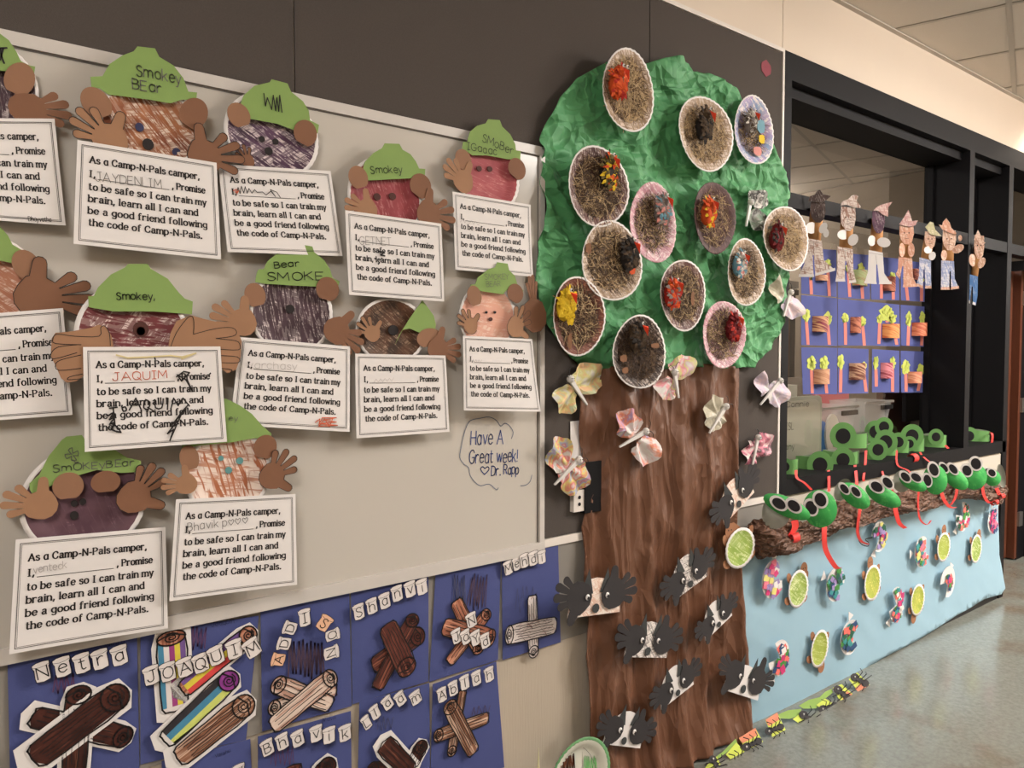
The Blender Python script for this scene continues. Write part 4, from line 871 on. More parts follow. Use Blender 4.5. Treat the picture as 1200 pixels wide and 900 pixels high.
poster('blue poster mostly below the picture edge, under the multicoloured logs', [(190, 893), (294, 867), (298, 960), (190, 975)],
       [('V', 280, 905, 8, 16, 20)], (), (), ('Varshu', (252, 888), (270, 881), 4))
N2 = lambda x, y: crop(290, 640, 3.462, [(x, y)])[0]
poster('blue poster with letter marshmallows arched over three pale crossed logs', [(306, 716.5), (410, 693), (413, 828), (308, 858)],
       [('A', *N2(125, 460), 72, 16, 17, True), ('D', *N2(148, 395), 72, 16, 17), ('D', *N2(172, 332), 66, 16, 17), ('I', *N2(232, 290), 5, 15, 21), ('S', *N2(312, 312), -40, 17, 18, True), ('O', *N2(345, 360), -82, 14, 18), ('N', *N2(340, 432), -84, 16, 19)],
       [(N2(350, 585), N2(108, 655), 17, PD+.003, 'pale', True), (N2(330, 640), N2(125, 562), 20, PD+.005, 'pale', True), (N2(112, 722), N2(335, 535), 23, PD+.007, 'pale', True, False, None, None, .6)],
       [(s_brown, zig(338, 752, 380, 792, 18, 4), .004)])
O2 = lambda x, y: crop(150, 820, 4.286, [(x, y)])[0]
poster('blue poster in the lower row with a six letter line, log tops showing', [(303, 864), (412, 834), (413, 930), (303, 955)],
       [(c, *O2(x, y), r_, 16, 20) for c, x, y, r_ in (('B', 700, 240, 14), ('h', 775, 210, 12), ('a', 853, 195, 12), ('v', 945, 170, 5), ('i', 1010, 178, 2), ('k', 1090, 167, 4))],
       [((343, 925), (344, 897), 18, PD+.003, 'red', False), ((362, 925), (384, 897), 22, PD+.005, 'dark', True, True)],
       [(s_maroon, zig(318, 876, 345, 896, 10, 3), .002)], ('Bhavik', O2(975, 112), O2(1045, 96), 4))
poster('blue poster with a red-brown bundle of three logs, marshmallows straight above', [(412, 692), (503, 673), (503, 799), (414, 826)],
       [(c, *N2(x, y), 10, 14, 19) for c, x, y in (('S', 452, 266), ('h', 505, 243), ('a', 557, 222), ('n', 607, 192), ('v', 660, 175), ('i', 708, 165))],
       [(N2(520, 480), N2(690, 365), 22, PD+.003, 'red', True), (N2(530, 565), N2(668, 300), 18, PD+.005, 'red', True), (N2(570, 330), N2(645, 490), 24, PD+.007, 'red', True, False, None, None, .8, 6)])
Q2 = lambda x, y: crop(400, 780, 6, [(x, y)])[0]
poster('blue poster whose five marshmallows climb in a slanting line over nearly black logs', [(422, 823), (504, 801), (505, 915), (420, 930)],
       [('L', *Q2(177, 400), 25, 11, 18), ('l', *Q2(237, 328), 22, 12, 18), ('a', *Q2(325, 262), 28, 13, 17), ('a', *Q2(415, 232), 27, 13, 18), ('m', *Q2(523, 225), 20, 14, 17)],
       [((470, 905), (436, 902), 18, PD+.003, 'dark', True), (Q2(500, 690), Q2(560, 570), 17, PD+.005, 'dark', True, True, None, None, .8), (Q2(480, 735), Q2(300, 550), 21, PD+.007, 'dark', False, True)],
       [(s_grey, zig(442, 842, 460, 856, 7, 3), .002)])
R2 = lambda x, y: crop(490, 630, 3.333, [(x, y)])[0]
poster('blue poster with crossed orange-brown logs and marshmallows lying on top of them', [(511.6, 670.5), (588, 655.5), (584.5, 774), (504, 800)],
       [('N', *R2(208, 322), 14, 13, 18), ('J', *R2(150, 385), 14, 12, 18), ('a', *R2(186, 388), 16, 12, 18), ('Y', *R2(225, 392), 16, 13, 18), ('d', *R2(262, 403), 12, 12, 18)],
       [(R2(125, 480), R2(265, 300), 15, PD+.003, 'orange', True), (R2(150, 255), R2(235, 430), 17, PD+.005, 'orange', True), (R2(108, 348), R2(280, 392), 21, PD+.007, 'orange', True, False, None, None, .6, 5)],
       [(s_brown, zig(547, 675, 568, 712, 12, 3, 4), .003), (s_grey, zig(532, 676, 545, 708, 8, 3), .003)])
poster('rightmost upper blue poster with two uncoloured white crossed logs', [(589, 654), (655, 639.6), (658, 753), (590, 774)],
       [('M', *R2(352, 118), 12, 11, 17), ('e', *R2(385, 102), 12, 10, 16), ('h', *R2(415, 90), 10, 11, 17), ('d', *R2(450, 81), 8, 12, 17), ('i', *R2(483, 76), 6, 10, 16)],
       [(R2(445, 235), R2(450, 445), 14, PD+.003, 'white', True, False, None, None, .9), (R2(530, 342), R2(355, 380), 21, PD+.005, 'white', True, False, None, None, .5, 6)],
       [(s_grey, zig(604, 690, 632, 716, 10, 4), .0015)])
poster('rightmost lower blue poster with mid-brown crossed logs beside the bare wall', [(508, 802.6), (582.5, 775.6), (592, 900), (505, 925)],
       [(c, *Q2(x, y), 9, 12, 18) for c, x, y in (('A', 708, 205), ('b', 787, 160), ('l', 868, 118), ('a', 950, 88), ('h', 1040, 62))],
       [(Q2(850, 190), Q2(775, 600), 12, PD+.003, 'mid', True, False, None, None, .9), (Q2(1020, 368), Q2(680, 490), 15, PD+.005, 'mid', True), (Q2(925, 600), Q2(765, 290), 18, PD+.007, 'mid', True, False, None, None, .8, 6)],
       [(s_brown, zig(552, 828, 575, 840, 7, 2), .0018)])
# ================================================================== PAPER TREE
def ridge(x, z, s_, o): return 1-abs(noise.noise(Vector((x*s_, o, z*s_))))*2.2
greenp = creased(base_mat('green_crepe_paper', (80, 146, 94), .6, .08, 6, 0, 60, .4), 7, (1, 1, 1.3), 1.0, .035, 20)
brownp = creased(base_mat('brown_kraft_paper', (100, 64, 43), .5, .08, 5, 0, 50, .45), 7, (1.4, 1, .45), .8, .022, 12)
def crumpled(name, outl, step, hfun, mat_, label, cat, smooth_=False, par=None, thick=True):
    v, f = mesh2d(outl, step); q = MB(); q.add([(x, -hfun(x, z), z) for x, z in v], f)
    o = q.build(name, mat_, par, smooth_) if par else toplevel(q, name, mat_, label, cat, smooth=smooth_)
    if thick:
        m = o.modifiers.new('thickness', 'SOLIDIFY'); m.thickness = .0008; m.offset = 0
    return o
tree = thing('paper_tree', 'tall paper tree with crumpled green crown and creased brown trunk between whiteboard and window', 'paper tree', (W(780, 700, .03)[0], -.03, .013))
crown = PX([(701,78),(712,72),(735,70),(757,74),(776,69),(793,68),(808,74),(811,84),(828,87),(842,94),(858,104),(864,123),(880,134),(893,150),(901,168),(908,182),(914,196),(921,215),(924,232),(918,250),(921,280),(918,315),(921,345),(919,366),(915,382),(906,403),(895,414),(882,431),(871,430),(845,432),(805,429),(770,433),(716,431),(695,433),(683,428),(673,419),(655,398),(640,379),(629,355),(625,329),(630,295),(636,262),(634,230),(637,183),(632,165),(641,141),(655,114),(675,92)], .03)
ccx = sum(p[0] for p in crown)/len(crown); ccz = sum(p[1] for p in crown)/len(crown)
seam_z = W(780, 203, .03)[1]
def tri(t): t = t-math.floor(t); return abs(t*2-1)
def crease(x, z, o):
    dd = noise.voronoi(Vector((x, o, z)))[0]; return min(1.0, (dd[1]-dd[0])*1.6), dd[0]
def h_crown(x, z):
    wx = x+.05*noise.noise(Vector((x*5, z*5, 3))); wz = z+.05*noise.noise(Vector((x*5, z*5, 9)))
    c1, f1 = crease(wx*4.5, wz*4.5, 2); c2, f2 = crease(wx*10, wz*8, 7); c3, f3 = crease(wx*21, wz*21, 4)
    h = .006+.014*c1*(1-f1*.4)+.006*c2+.0045*c3+.024*ridge(wx, wz, 3.6, 1.3)+.016*ridge(wx+wz*.7, wz*.45, 8, 5.1)+.007*ridge(wx-wz*.3, wz, 17, 2.2)
    h += .012*math.exp(-((z-seam_z-.03*math.sin(x*4))/.014)**2)-.010*math.exp(-((z-seam_z+.03-.03*math.sin(x*4))/.018)**2)
    return max(h, .012)
crumpled('crown', crown, .0085, h_crown, greenp, 0, 0, True, tree)
trunk = PX([(709,430),(760,426),(820,426),(868,430),(866,500),(864,560),(862,620),(866,669),(870,735),(874,785),(873,825),(868,855),(862,868)], .045)
tb_ = [(FL(851, 884).x, .015), (W(700, 935, .05)[0], .012)]
trunk += [(W(846, 880, .05)[0], .013), (W(694, 935, .05)[0], .013)]
trunk += PX([(692,860),(691,800),(687,770),(691,735),(688,680),(690,650),(688,620),(696,579),(689,539),(684,500),(684,462),(696,455),(706,452)], .045)
def h_trunk(x, z):
    w_ = x+.05*noise.noise(Vector((x*2.2, z*1.0, 4)))+.012*noise.noise(Vector((x*9, z*5, 1)))
    c1, f1 = crease(w_*7, z*.9, 3); c2, f2 = crease(w_*13, z*3.6, 9); c3, f3 = crease(w_*5+z*1.5, z*4.2, 1)
    h = .012+.012*c1+.004*c2+.006*c3+.030*ridge(w_, z*.05, 5.5, 2.7)+.016*ridge(w_, z*.10, 11, 8.2)+.004*ridge(w_+z*.3, z*.5, 12, 3)+.045*max(0, (.22-z)/.22)**1.6
    return max(h, .014)
crumpled('trunk', trunk, .0095, h_trunk, brownp, 0, 0, True, tree)
# ------------------------------------------------------------------ nests
straw_m = [base_mat('straw_tan', (178, 152, 114), .8, .2, 60), base_mat('straw_brown', (92, 70, 48), .8, .2, 60), base_mat('straw_dark', (62, 46, 36), .8, .2, 60), base_mat('straw_purple', (96, 70, 72), .8, .2, 60)]
fcol = {k: base_mat('feather_'+k, c, .8, .18, 60) for k, c in dict(orange=(206, 82, 34), red=(168, 40, 28), darkred=(104, 20, 24), yellow=(214, 180, 40), black=(40, 34, 30), brown=(74, 58, 42), grey=(128, 118, 112), blue=(104, 146, 160), pink=(196, 130, 122), white=(204, 198, 190), olive=(96, 84, 44)).items()}
beakm = base_mat('beak_orange_red', (222, 66, 36), .6, .05)
def bird(par, px, py, d, size, cols, beakc=beakm, lean=(.3, -.2), eyes=1):
    x, z = W(px, py, d); y = -d; q = MB(); ms = [fcol[c] for c in cols]
    q.ball((x, y, z-.12*size), (size*.34, size*.30, size*.55), 0, 10, 7); q.ball((x+.05*size, y-.10*size, z+.40*size), size*.26, min(1, len(ms)-1), 9, 6)
    for i in range(90):
        an = random.uniform(0, 2*math.pi); br = random.uniform(.3, 1.0); bx, bz = .33*size*br*math.cos(an), .62*size*br*math.sin(an)-.02*size
        ox, oz = x+bx, z+bz; t_ = math.atan2(bz-.5*size*.4, bx*1.3)+random.uniform(-.5, .5); ln = size*random.uniform(.16, .34); dx, dz = math.cos(t_), math.sin(t_); w2 = size*random.uniform(.06, .10); yy = y-size*(.34-.16*br)-random.uniform(0, .004); m_ = i % len(ms)
        q.add([(ox, yy, oz), (ox+dx*ln*.45-dz*w2, yy-.003, oz+dz*ln*.45+dx*w2), (ox+dx*ln*.85-dz*w2*.6, yy, oz+dz*ln*.85+dx*w2*.6), (ox+dx*ln, yy+.003, oz+dz*ln), (ox+dx*ln*.85+dz*w2*.6, yy, oz+dz*ln*.85-dx*w2*.6), (ox+dx*ln*.45+dz*w2, yy+.001, oz+dz*ln*.45-dx*w2)], [(0,1,2,3,4,5)], m_)
    o = q.build('bird', ms, par)
    q = MB(); hx, hz = x+size*.12, z+size*.30; s_ = size*.34; yb = y-size*.42
    q.add([(hx-s_*.5, yb, hz+s_*.5), (hx+s_*.62, yb, hz+s_*.35), (hx+lean[0]*s_, yb-.006, hz-s_*.9), (hx, yb-.016, hz+s_*.1)], [(0,3,1),(0,2,3),(1,3,2),(0,1,2)]); q.build('beak', beakc, o)
    for k in range(eyes):
        ex, ez = x-size*.02+k*size*.22, z+size*.55
        q = MB(); q.ball((ex, yb-.002, ez), (.0055, .003, .0055), 0, 8, 5); q.ball((ex+.001, yb-.0048, ez-.001), (.0028, .0015, .0028), 1, 6, 4); q.build('eye', [white, pupil], o)
    return o
c_n = {'tanrim': crayon('nest_tan', (206, 188, 172), [(150, 126, 100), (120, 96, 74)], 45, 30, .5), 'brown': crayon('nest_brown', (176, 150, 130), [(104, 72, 56), (74, 50, 40)], 55, 60, .75),
       'dashes': crayon('nest_dark_dashes', (206, 190, 180), [(74, 44, 42), (100, 66, 60)], 60, 20, .6), 'pink': crayon('nest_pink', (222, 204, 204), [(204, 154, 164), (170, 120, 130)], 45, 60, .5),
       'plum': crayon('nest_plum', (150, 124, 116), [(84, 56, 56), (66, 46, 42)], 60, 40, .75), 'russet': crayon('nest_russet', (170, 130, 108), [(112, 58, 44), (84, 48, 36)], 60, 70, .65),
       'black': crayon('nest_black', (186, 170, 158), [(56, 42, 36), (44, 34, 30)], 50, 50, .6), 'pastel': crayon('nest_pastel', (216, 204, 200), [(160, 130, 170), (120, 150, 180)], 25, 60, .5)}
def nest(label, px, py, w_, h_, style, straw, nst, bpx, bpy, bsize, cols, rot=0, off=.078, patches=(), sr=.8, eyes=1, lean=(.3, -.2)):
    d = off; x, z = W(px, py, d); rx, rz = w_/2*mx(px), h_/2/sc(px); t = thing('bird_nest', label, 'nest', (x, 0, z-rz), 'paper plate bird nests on the tree')
    q = MB(); plate_mesh(q, x, z, rx, rz, R(rot), d, .016, 36, 0, 1, .955, .05); q.build('plate', [c_n[style], c_n['pink'] if style == 'pink' else (c_n[style] if style in ('brown', 'plum') else white)], t, True)
    q = MB(); sk = {'tan': (0, 1, 0), 'mix': (0, 1, 2), 'dark': (2, 1, 2), 'plum': (3, 1, 0)}[straw]
    for i in range(int(nst*2.4)):
        an = random.uniform(0, 6.28); r_ = sr*math.sqrt(random.random()); cx_, cz_ = x+rx*r_*math.cos(an)*.95, z+rz*r_*math.sin(an)*.95
        a = random.uniform(0, math.pi); L_ = random.uniform(.012, .04); y = -(d+.003+random.uniform(0, .014)); bw = random.uniform(.0008, .0016); cv = random.uniform(-.5, .5)
        pts = [(cx_+L_*s_*math.cos(a+cv*s_), y-.003*math.sin(s_*5), cz_+L_*s_*math.sin(a+cv*s_)) for s_ in (-1, -.3, .4, 1)]
        q.ribbon(pts, bw*1.5, sk[i % 3])
    q.build('straw', straw_m, t, kind='stuff')
    for nm, ppx, ppy, pr, pm in patches:
        a_ = W(ppx, ppy, d+.02); q = MB(); pts = [(a_[0]+pr[0]*math.cos(k*.9)*(1+.25*math.sin(k*2.3)), a_[1]+pr[1]*math.sin(k*.9)*(1+.2*math.cos(k*1.7))) for k in range(7)]
        q.slab(pts, d+.02, .001); q.build(nm, pm, t)
    bird(t, bpx, bpy, d+.022, bsize*1.22, cols, lean=lean, eyes=eyes)
    return t
leaf = base_mat('dry_leaf_brown', (118, 78, 48), .7, .1)
nest('topmost nest on the tree, tan straw and an orange-red bird at its upper left', 733, 108, 56, 90, 'tanrim', 'tan', 240, 722, 97, .062, ['orange', 'orange', 'red'], -6, eyes=2)
nest('round pale-rimmed nest right of the topmost one, brown-black bird with small red beak', 824, 158, 60, 80, 'tanrim', 'tan', 200, 823, 146, .066, ['black', 'brown', 'brown'], 0)
nest('upper right nest with pastel pink and blue patches and a grey bird', 880, 154, 43, 74, 'pastel', 'mix', 110, 878, 143, .05, ['grey', 'white', 'brown'], -6, patches=[('blue_patch', 892, 148, (.024, .03), fcol['blue']), ('yellow_patch', 893, 163, (.018, .02), fcol['yellow']), ('pink_patch', 888, 177, (.025, .02), fcol['pink'])], sr=.6)
nest('dark dashed nest at the left with a bird of mixed yellow, black and orange feathers', 698, 220, 67, 88, 'dashes', 'mix', 260, 711, 200, .062, ['black', 'olive', 'yellow', 'orange'], 8)
nest('pink-rimmed nest in the crown middle with a grey and pale blue bird', 762, 262, 51, 88, 'pink', 'mix', 160, 774, 245, .06, ['grey', 'grey', 'blue', 'pink'], 6, sr=.7)
nest('purple-brown nest with a slim bright orange and yellow bird standing on its left', 834, 256, 46, 78, 'plum', 'plum', 220, 828, 248, .058, ['orange', 'orange', 'yellow'], 3)
nest('large nest whose black bird with yellow head leans over the right rim', 714, 307, 67, 88, 'tanrim', 'mix', 240, 735, 298, .062, ['black', 'black', 'brown'], -5, patches=[('leaf', 690, 291, (.012, .02), leaf), ('yellow_crest', 740, 288, (.014, .01), fcol['yellow']), ('orange_wing', 741, 316, (.014, .018), fcol['orange'])])
nest('rightmost nest, over the window frame, pale straw and a dark red bird', 918, 280, 50, 70, 'tanrim', 'tan', 230, 908, 277, .06, ['darkred', 'darkred', 'black'], -6)
nest('small nest at the right with a pale blue and white bird', 871, 320, 42, 74, 'tanrim', 'mix', 190, 865, 309, .056, ['blue', 'white', 'pink'], 4)
nest('nest below the orange bird with a fluffy red and orange bird at its left', 797, 346, 50, 79, 'dashes', 'mix', 230, 786, 343, .06, ['red', 'orange', 'grey'], -4, patches=[('leaf', 812, 350, (.008, .03), leaf)])
nest('lower left russet nest holding one bright yellow bird', 675, 371, 58, 88, 'russet', 'mix', 200, 661, 357, .060, ['yellow', 'yellow', 'yellow'], -3, patches=[('leaf', 668, 400, (.008, .03), leaf)], eyes=1)
nest('nest at the lower right of the crown, pink-flecked rim, dark crimson bird', 845, 392, 48, 74, 'pink', 'plum', 220, 857, 383, .062, ['darkred', 'darkred', 'red'], 6)
nest('nearly black lowest nest with leaves, over the top of the trunk', 746, 413, 59, 82, 'black', 'dark', 260, 745, 394, .06, ['brown', 'black', 'brown'], -3, patches=[('leaf', 731, 420, (.016, .014), leaf), ('leaf', 768, 405, (.02, .01), leaf), ('leaf', 733, 434, (.014, .012), leaf)], off=.080)
# ------------------------------------------------------------------ coffee filter butterflies
def pastel(name, cols, base=(206, 202, 196)):
    m = bpy.data.materials.new(name); m.use_nodes = True; t, N, L = nt(m); b = N['Principled BSDF']; b.inputs['Roughness'].default_value = .8
    tc = N.new('ShaderNodeTexCoord'); nz = N.new('ShaderNodeTexNoise'); nz.inputs['Scale'].default_value = 16; nz.inputs['Detail'].default_value = 2; nz.inputs['Distortion'].default_value = 1.2; L.new(tc.outputs['Object'], nz.inputs[0])
    rp = N.new('ShaderNodeValToRGB'); el = rp.color_ramp.elements; el[0].position = .36; el[0].color = lin(base); el[1].position = .72; el[1].color = lin(base)
    for i, c in enumerate(cols):
        e = el.new(.44+.2*i/max(1, len(cols)-1)); e.color = lin(c)
    L.new(nz.outputs[0], rp.inputs[0]); L.new(rp.outputs[0], b.inputs['Base Color'])
    b.inputs['Subsurface Weight'].default_value = 0
    return m
p1 = pastel('filter_yellow_orange', [(206, 202, 140), (214, 170, 130), (180, 190, 150)]); p2 = pastel('filter_pink_green', [(212, 140, 150), (200, 204, 130), (206, 170, 180)])
p3 = pastel('filter_orange_lilac', [(206, 196, 196), (210, 130, 96), (160, 140, 180)]); p4 = pastel('filter_plain', [(196, 190, 170), (168, 160, 140)]); p5 = pastel('filter_pale_lilac', [(190, 178, 196), (214, 190, 190)])
p6 = pastel('filter_rainbow', [(200, 110, 110), (206, 190, 110), (150, 160, 190), (190, 120, 130)]); p7 = pastel('filter_pink_black', [(206, 120, 140), (80, 70, 74), (200, 150, 160)]); p8 = pastel('filter_smoky', [(60, 56, 54), (150, 150, 144), (110, 130, 110)])
peg = base_mat('clothespin_white', (206, 202, 198), .5, .04)
def wing(par, cx, cz, rx, rz, ax, az, d, m):
    """crumpled round filter gathered towards the body point (ax, az)"""
    q = MB(); n = 26; rings = 5; vs = []; ga_ = random.uniform(0, 6)
    a0 = math.atan2(az-cz, ax-cx)
    for k in range(rings+1):
        for i in range(n):
            a = 2*math.pi*i/n; r = k/rings; pull = 0
            rr = r*(1+.05*math.sin(5*a+ga_)+.03*math.sin(9*a))
            x, z = cx+rx*rr*math.cos(a), cz+rz*rr*math.sin(a); w_ = (1-r)*.5
            x, z = x+(ax-x)*w_, z+(az-z)*w_; dist = math.hypot(x-ax, z-az)/max(rx, rz)
            an = math.atan2(z-az, x-ax)
            y = -(d+.012+.009*min(1.5, dist)*math.sin(an*7+ga_)+.006*noise.noise(Vector((x*30, z*30, 1))))
            vs.append((x, y, z))
    fs = [(k*n+i, (k+1)*n+i, (k+1)*n+(i+1)%n, k*n+(i+1)%n) for k in range(rings) for i in range(n)]
    q.add(vs, fs); return q.build('wing', m, par)
def butterfly(label, wings, head, tail, mats, d=.055, ant=1):
    hx, hz = W(*head, d); tx, tz = W(*tail, d); t = thing('filter_butterfly', label, 'butterfly', (hx, 0, min(hz, tz)), 'coffee filter butterflies')
    mxp, mzp = hx+(tx-hx)*.35, hz+(tz-hz)*.35
    for (cx, cy, w_, h_), m in zip(wings, mats):
        x, z = W(cx, cy, d); wing(t, x, z, w_/2*mx(cx), h_/2/sc(cx), mxp, mzp, d, m)
    q = MB(); y = -(d+.016); n = Vector((-(tz-hz), 0, tx-hx)).normalized()*.005
    for sgn in (1, -1):
        q.add([(hx+n.x*sgn*1.6, y, hz+n.z*sgn*1.6), (hx, y, hz), (tx, y, tz), (tx+n.x*sgn*.5, y, tz+n.z*sgn*.5), (hx+n.x*sgn*1.6, y-.008, hz+n.z*sgn*1.6), (hx, y-.008, hz), (tx, y-.006, tz), (tx+n.x*sgn*.5, y-.006, tz+n.z*sgn*.5)], [(0,1,2,3),(4,5,6,7),(0,1,5,4),(1,2,6,5),(2,3,7,6),(3,0,4,7)])
    q.build('clothespin', peg, t)
    q = MB(); q.ball((hx, y-.006, hz), .0125, 0, 10, 8); hd = q.build('head', peg, t, True)
    for sg in (-1, 1):
        q = MB(); q.ball((hx+.004*sg, y-.0175, hz+.002), .0018, 0, 6, 4); q.build('eye', ink, hd)
    u = Vector((hx-tx, 0, hz-tz)).normalized(); v = Vector((-u.z, 0, u.x))
    if ant:
        for sg in (-1, 1):
            q = MB(); q.tube(smooth([tuple(Vector((hx, y-.008, hz))+u*a+v*b*sg) for a, b in ((.008, .002), (.02, .008), (.028, .02), (.024, .03))], k=3), .0011, 5); q.build('antenna', ink, t)
butterfly('coffee filter butterfly at the upper left of the trunk beside the whiteboard, yellow-orange tint', [(686, 443, 38, 37), (660, 468, 26, 34)], (663, 444), (683, 474), [p1, p1], .03)
butterfly('pink and green butterfly just right of the lowest nest', [(797, 430, 28, 28), (778, 455, 23, 27)], (785, 436), (790, 466), [p2, p2], .088)
butterfly('butterfly on the middle of the trunk with orange and lilac stained wings', [(733, 496, 28, 34), (755, 528, 30, 34)], (751, 505), (721, 523), [p3, p3], .074)
butterfly('single-winged plain butterfly on the trunk, folded narrow', [(835, 484, 24, 41)], (845, 476), (826, 507), [p4], .074)
butterfly('pale lilac butterfly on the tack board beside the window frame', [(891, 449, 15, 30), (909, 461, 24, 32)], (909, 446), (886, 474), [p5, p5], .03)
butterfly('rainbow-stained butterfly left of the trunk, above the outlet', [(653, 532, 28, 42), (670, 558, 34, 42)], (673, 538), (645, 567), [p6, p6], .03)
butterfly('small pink and black marked butterfly right of the trunk', [(876, 531, 14, 28), (891, 521, 27, 28)], (883, 512), (877, 544), [p7, p7], .03)
butterfly('white butterfly at the right edge of the crown under the rightmost nest', [(909, 339, 14, 32), (926, 361, 24, 26)], (921, 343), (913, 371), [p4, p5], .06)
butterfly('smoky grey butterfly left of the rightmost nest', [(887, 234, 26, 20), (887, 258, 26, 24)], (874, 238), (869, 266), [p8, p8], .06)
# ------------------------------------------------------------------ badgers with black hand prints
def badger(label, b0, b1, ap, d=.080, tint=None, size=1.0, flip=0, fing=1.0):
    A0, A1, AP = Vector(W(*b0, d)), Vector(W(*b1, d)), Vector(W(*ap, d)); u = A1-A0; L_ = u.length; u.normalize(); n = Vector((-u.y, u.x)); H_ = max((AP-A0).dot(n), .6*L_*.62); mid = (A0+A1)/2
    t = thing('badger_plate', label, 'badger face', (mid.x, 0, min(A0.y, A1.y)), 'half plate badger faces with black hand prints')
    def pt(a, b): p = mid+u*a*L_+n*b*L_; return (p.x, p.y)
    h_ = min(.62, H_/L_)
    pts = [pt(-.5, 0)]+[pt(-.5*math.cos(k*math.pi/14), .04+h_*math.sin(k*math.pi/14)) for k in range(15)]+[pt(.5, 0)]
    q = MB(); q.slab(pts, d, .0015); q.build('half_plate', tint or white, t)
    for sg, ex in ((-1, -.20), (1, .16)):
        q = MB(); q.slab([pt(ex-.10, h_*.66), pt(ex+.13, h_*.64), pt(ex+.02, h_*.66+.34)], d+.003, .001); q.build('ear', base_mat('grey_black_paper', (56, 58, 58), .8, .05), t)
    for k, sg in enumerate((-1, 1)):
        pc = pt(sg*.30, .27); tp = pt(sg*.80, .38)
        o = hand_outline(pc, tp, sg*(1 if flip != k else -1), .85*fing, 4, 1.15, 1.0, .50)
        q = MB(); q.slab(o, d+.004+.001*k, .0012); ho = q.build('hand_print', blackcard, t)
        ec = pt(sg*.19, .27); 
        q = MB(); q.ball((ec[0], -(d+.0075), ec[1]), (.0085, .003, .0095), 0, 10, 6); q.ball((ec[0]+.001, -(d+.0098), ec[1]-.002), (.005, .002, .0055), 1, 8, 5); q.build('googly_eye', [white, pupil], ho)
    c_ = pt(0, .10); q = MB(); q.slab(ell(c_[0], c_[1], .065*L_, .065*L_, 0, 16), d+.005, .0012); q.build('nose', base_mat('grey_black_paper', (56, 58, 58)), t)
tw = crayon('badger_pencil', (222, 214, 208), [(120, 112, 110), (100, 92, 90)], 50, 30, .35); tp_ = crayon('badger_pale_brown', (226, 214, 204), [(206, 168, 146), (210, 176, 158)], 40, 40, .4)
badger('badger face lying level at the left edge of the trunk beside the blue posters', (665, 725), (726, 717), (692, 681), .085, tp_)
badger('tilted badger face high on the trunk, right of its centre', (789, 705), (829, 675), (801, 655), .083, tw)
badger('badger face with pencilled grey stripe in the middle of the trunk', (731, 770), (781, 771), (759, 731), .083, tw)
badger('steeply tilted badger face near the right edge of the trunk', (827, 751), (858, 721), (832, 706), .083)
badger('tilted badger face in the lower middle of the trunk with a white stripe', (775, 832), (813, 802), (782, 787), .083)
badger('badger face straddling trunk and blue water paper, spiky hands', (847, 808), (888, 821), (877, 783), .083, None, 1, 0, .7)
badger('lowest badger face, beside the green-rimmed plate', (706, 872), (750, 877), (730, 835), .083)
badger('badger face at the upper right edge of the trunk above the big turtle', (849, 615), (884, 577), (850, 573), .083, tp_)
# ------------------------------------------------------------------ small things on the tack board
q = MB(); q.slab(PX([(668.5, 494), (685, 492), (690, 540), (669, 542.5)], .012), .012, .001); toplevel(q, 'paper_note', white, 'plain white paper note half hidden behind the trunk edge', 'note')
t = thing('wall_outlet', 'black wall outlet with pale side under the rainbow butterfly', 'outlet', (W(680, 598, .02)[0], -.008, W(680, 598, .02)[1]))
q = MB(); a = W(671, 543, .02); c = W(702, 598, .02); q.box((W(683, 590, .02)[0], -.03, c[1]), (c[0], -.008, a[1])); q.build('box', blackmetal, t)
q = MB(); a = W(671, 575, .02); c = W(684, 598, .02); q.box((a[0], -.026, c[1]), (c[0], -.008, a[1])); q.build('cover_plate', trimwhite, t)
for dy in (583, 591):
    p = W(680, dy, .03); q = MB(); q.ball((p[0], -.027, p[1]), (.006, .003, .006)); q.build('socket', pupil, t)
q = MB(); c_ = W(898, 80, .01); q.slab([(c_[0]+.033*math.cos(k*.785)*(1+.25*(k % 2)), c_[1]+.033*math.sin(k*.785)*(1-.3*(k % 2))) for k in range(8)], .010, .001); toplevel(q, 'paper_scrap', base_mat('dusty_pink', (128, 52, 64), .7, .15, 40), 'small ragged pink paper scrap at the top right of the tack board', 'paper scrap')
# ================================================================== COWBOYS ON THE WINDOW BAR
tube_m = base_mat('paper_tube_tan', (170, 122, 76), .8, .06)
c_face = {'black': crayon('cow_black', (200, 190, 184), [(56, 42, 40), (80, 64, 60)], 60, 8, .75), 'brown': crayon('cow_brown', (224, 212, 204), [(176, 140, 124), (140, 104, 92)], 60, 8, .36), 'purple': crayon('cow_purple', (206, 190, 192), [(104, 74, 92), (84, 60, 76)], 60, 8, .7),
          'peach': crayon('cow_peach', (222, 190, 170), [(206, 152, 128), (196, 140, 116)], 50, 8, .5), 'tan': crayon('cow_tan', (222, 196, 178), [(196, 154, 130), (176, 132, 110)], 55, 8, .45), 'white': base_mat('white_paper', PAPER),
          'blue': crayon('cow_blue', (212, 210, 214), [(150, 162, 196), (128, 140, 180)], 50, 8, .45), 'blue2': crayon('cow_denim', (190, 200, 212), [(84, 124, 176), (70, 110, 164)], 50, 8, .75), 'cream': crayon('cow_cream', (214, 206, 176), [(190, 184, 140), (180, 176, 136)], 50, 8, .5),
          'rose': crayon('cow_rose', (222, 200, 192), [(196, 150, 144), (180, 130, 128)], 50, 8, .5)}
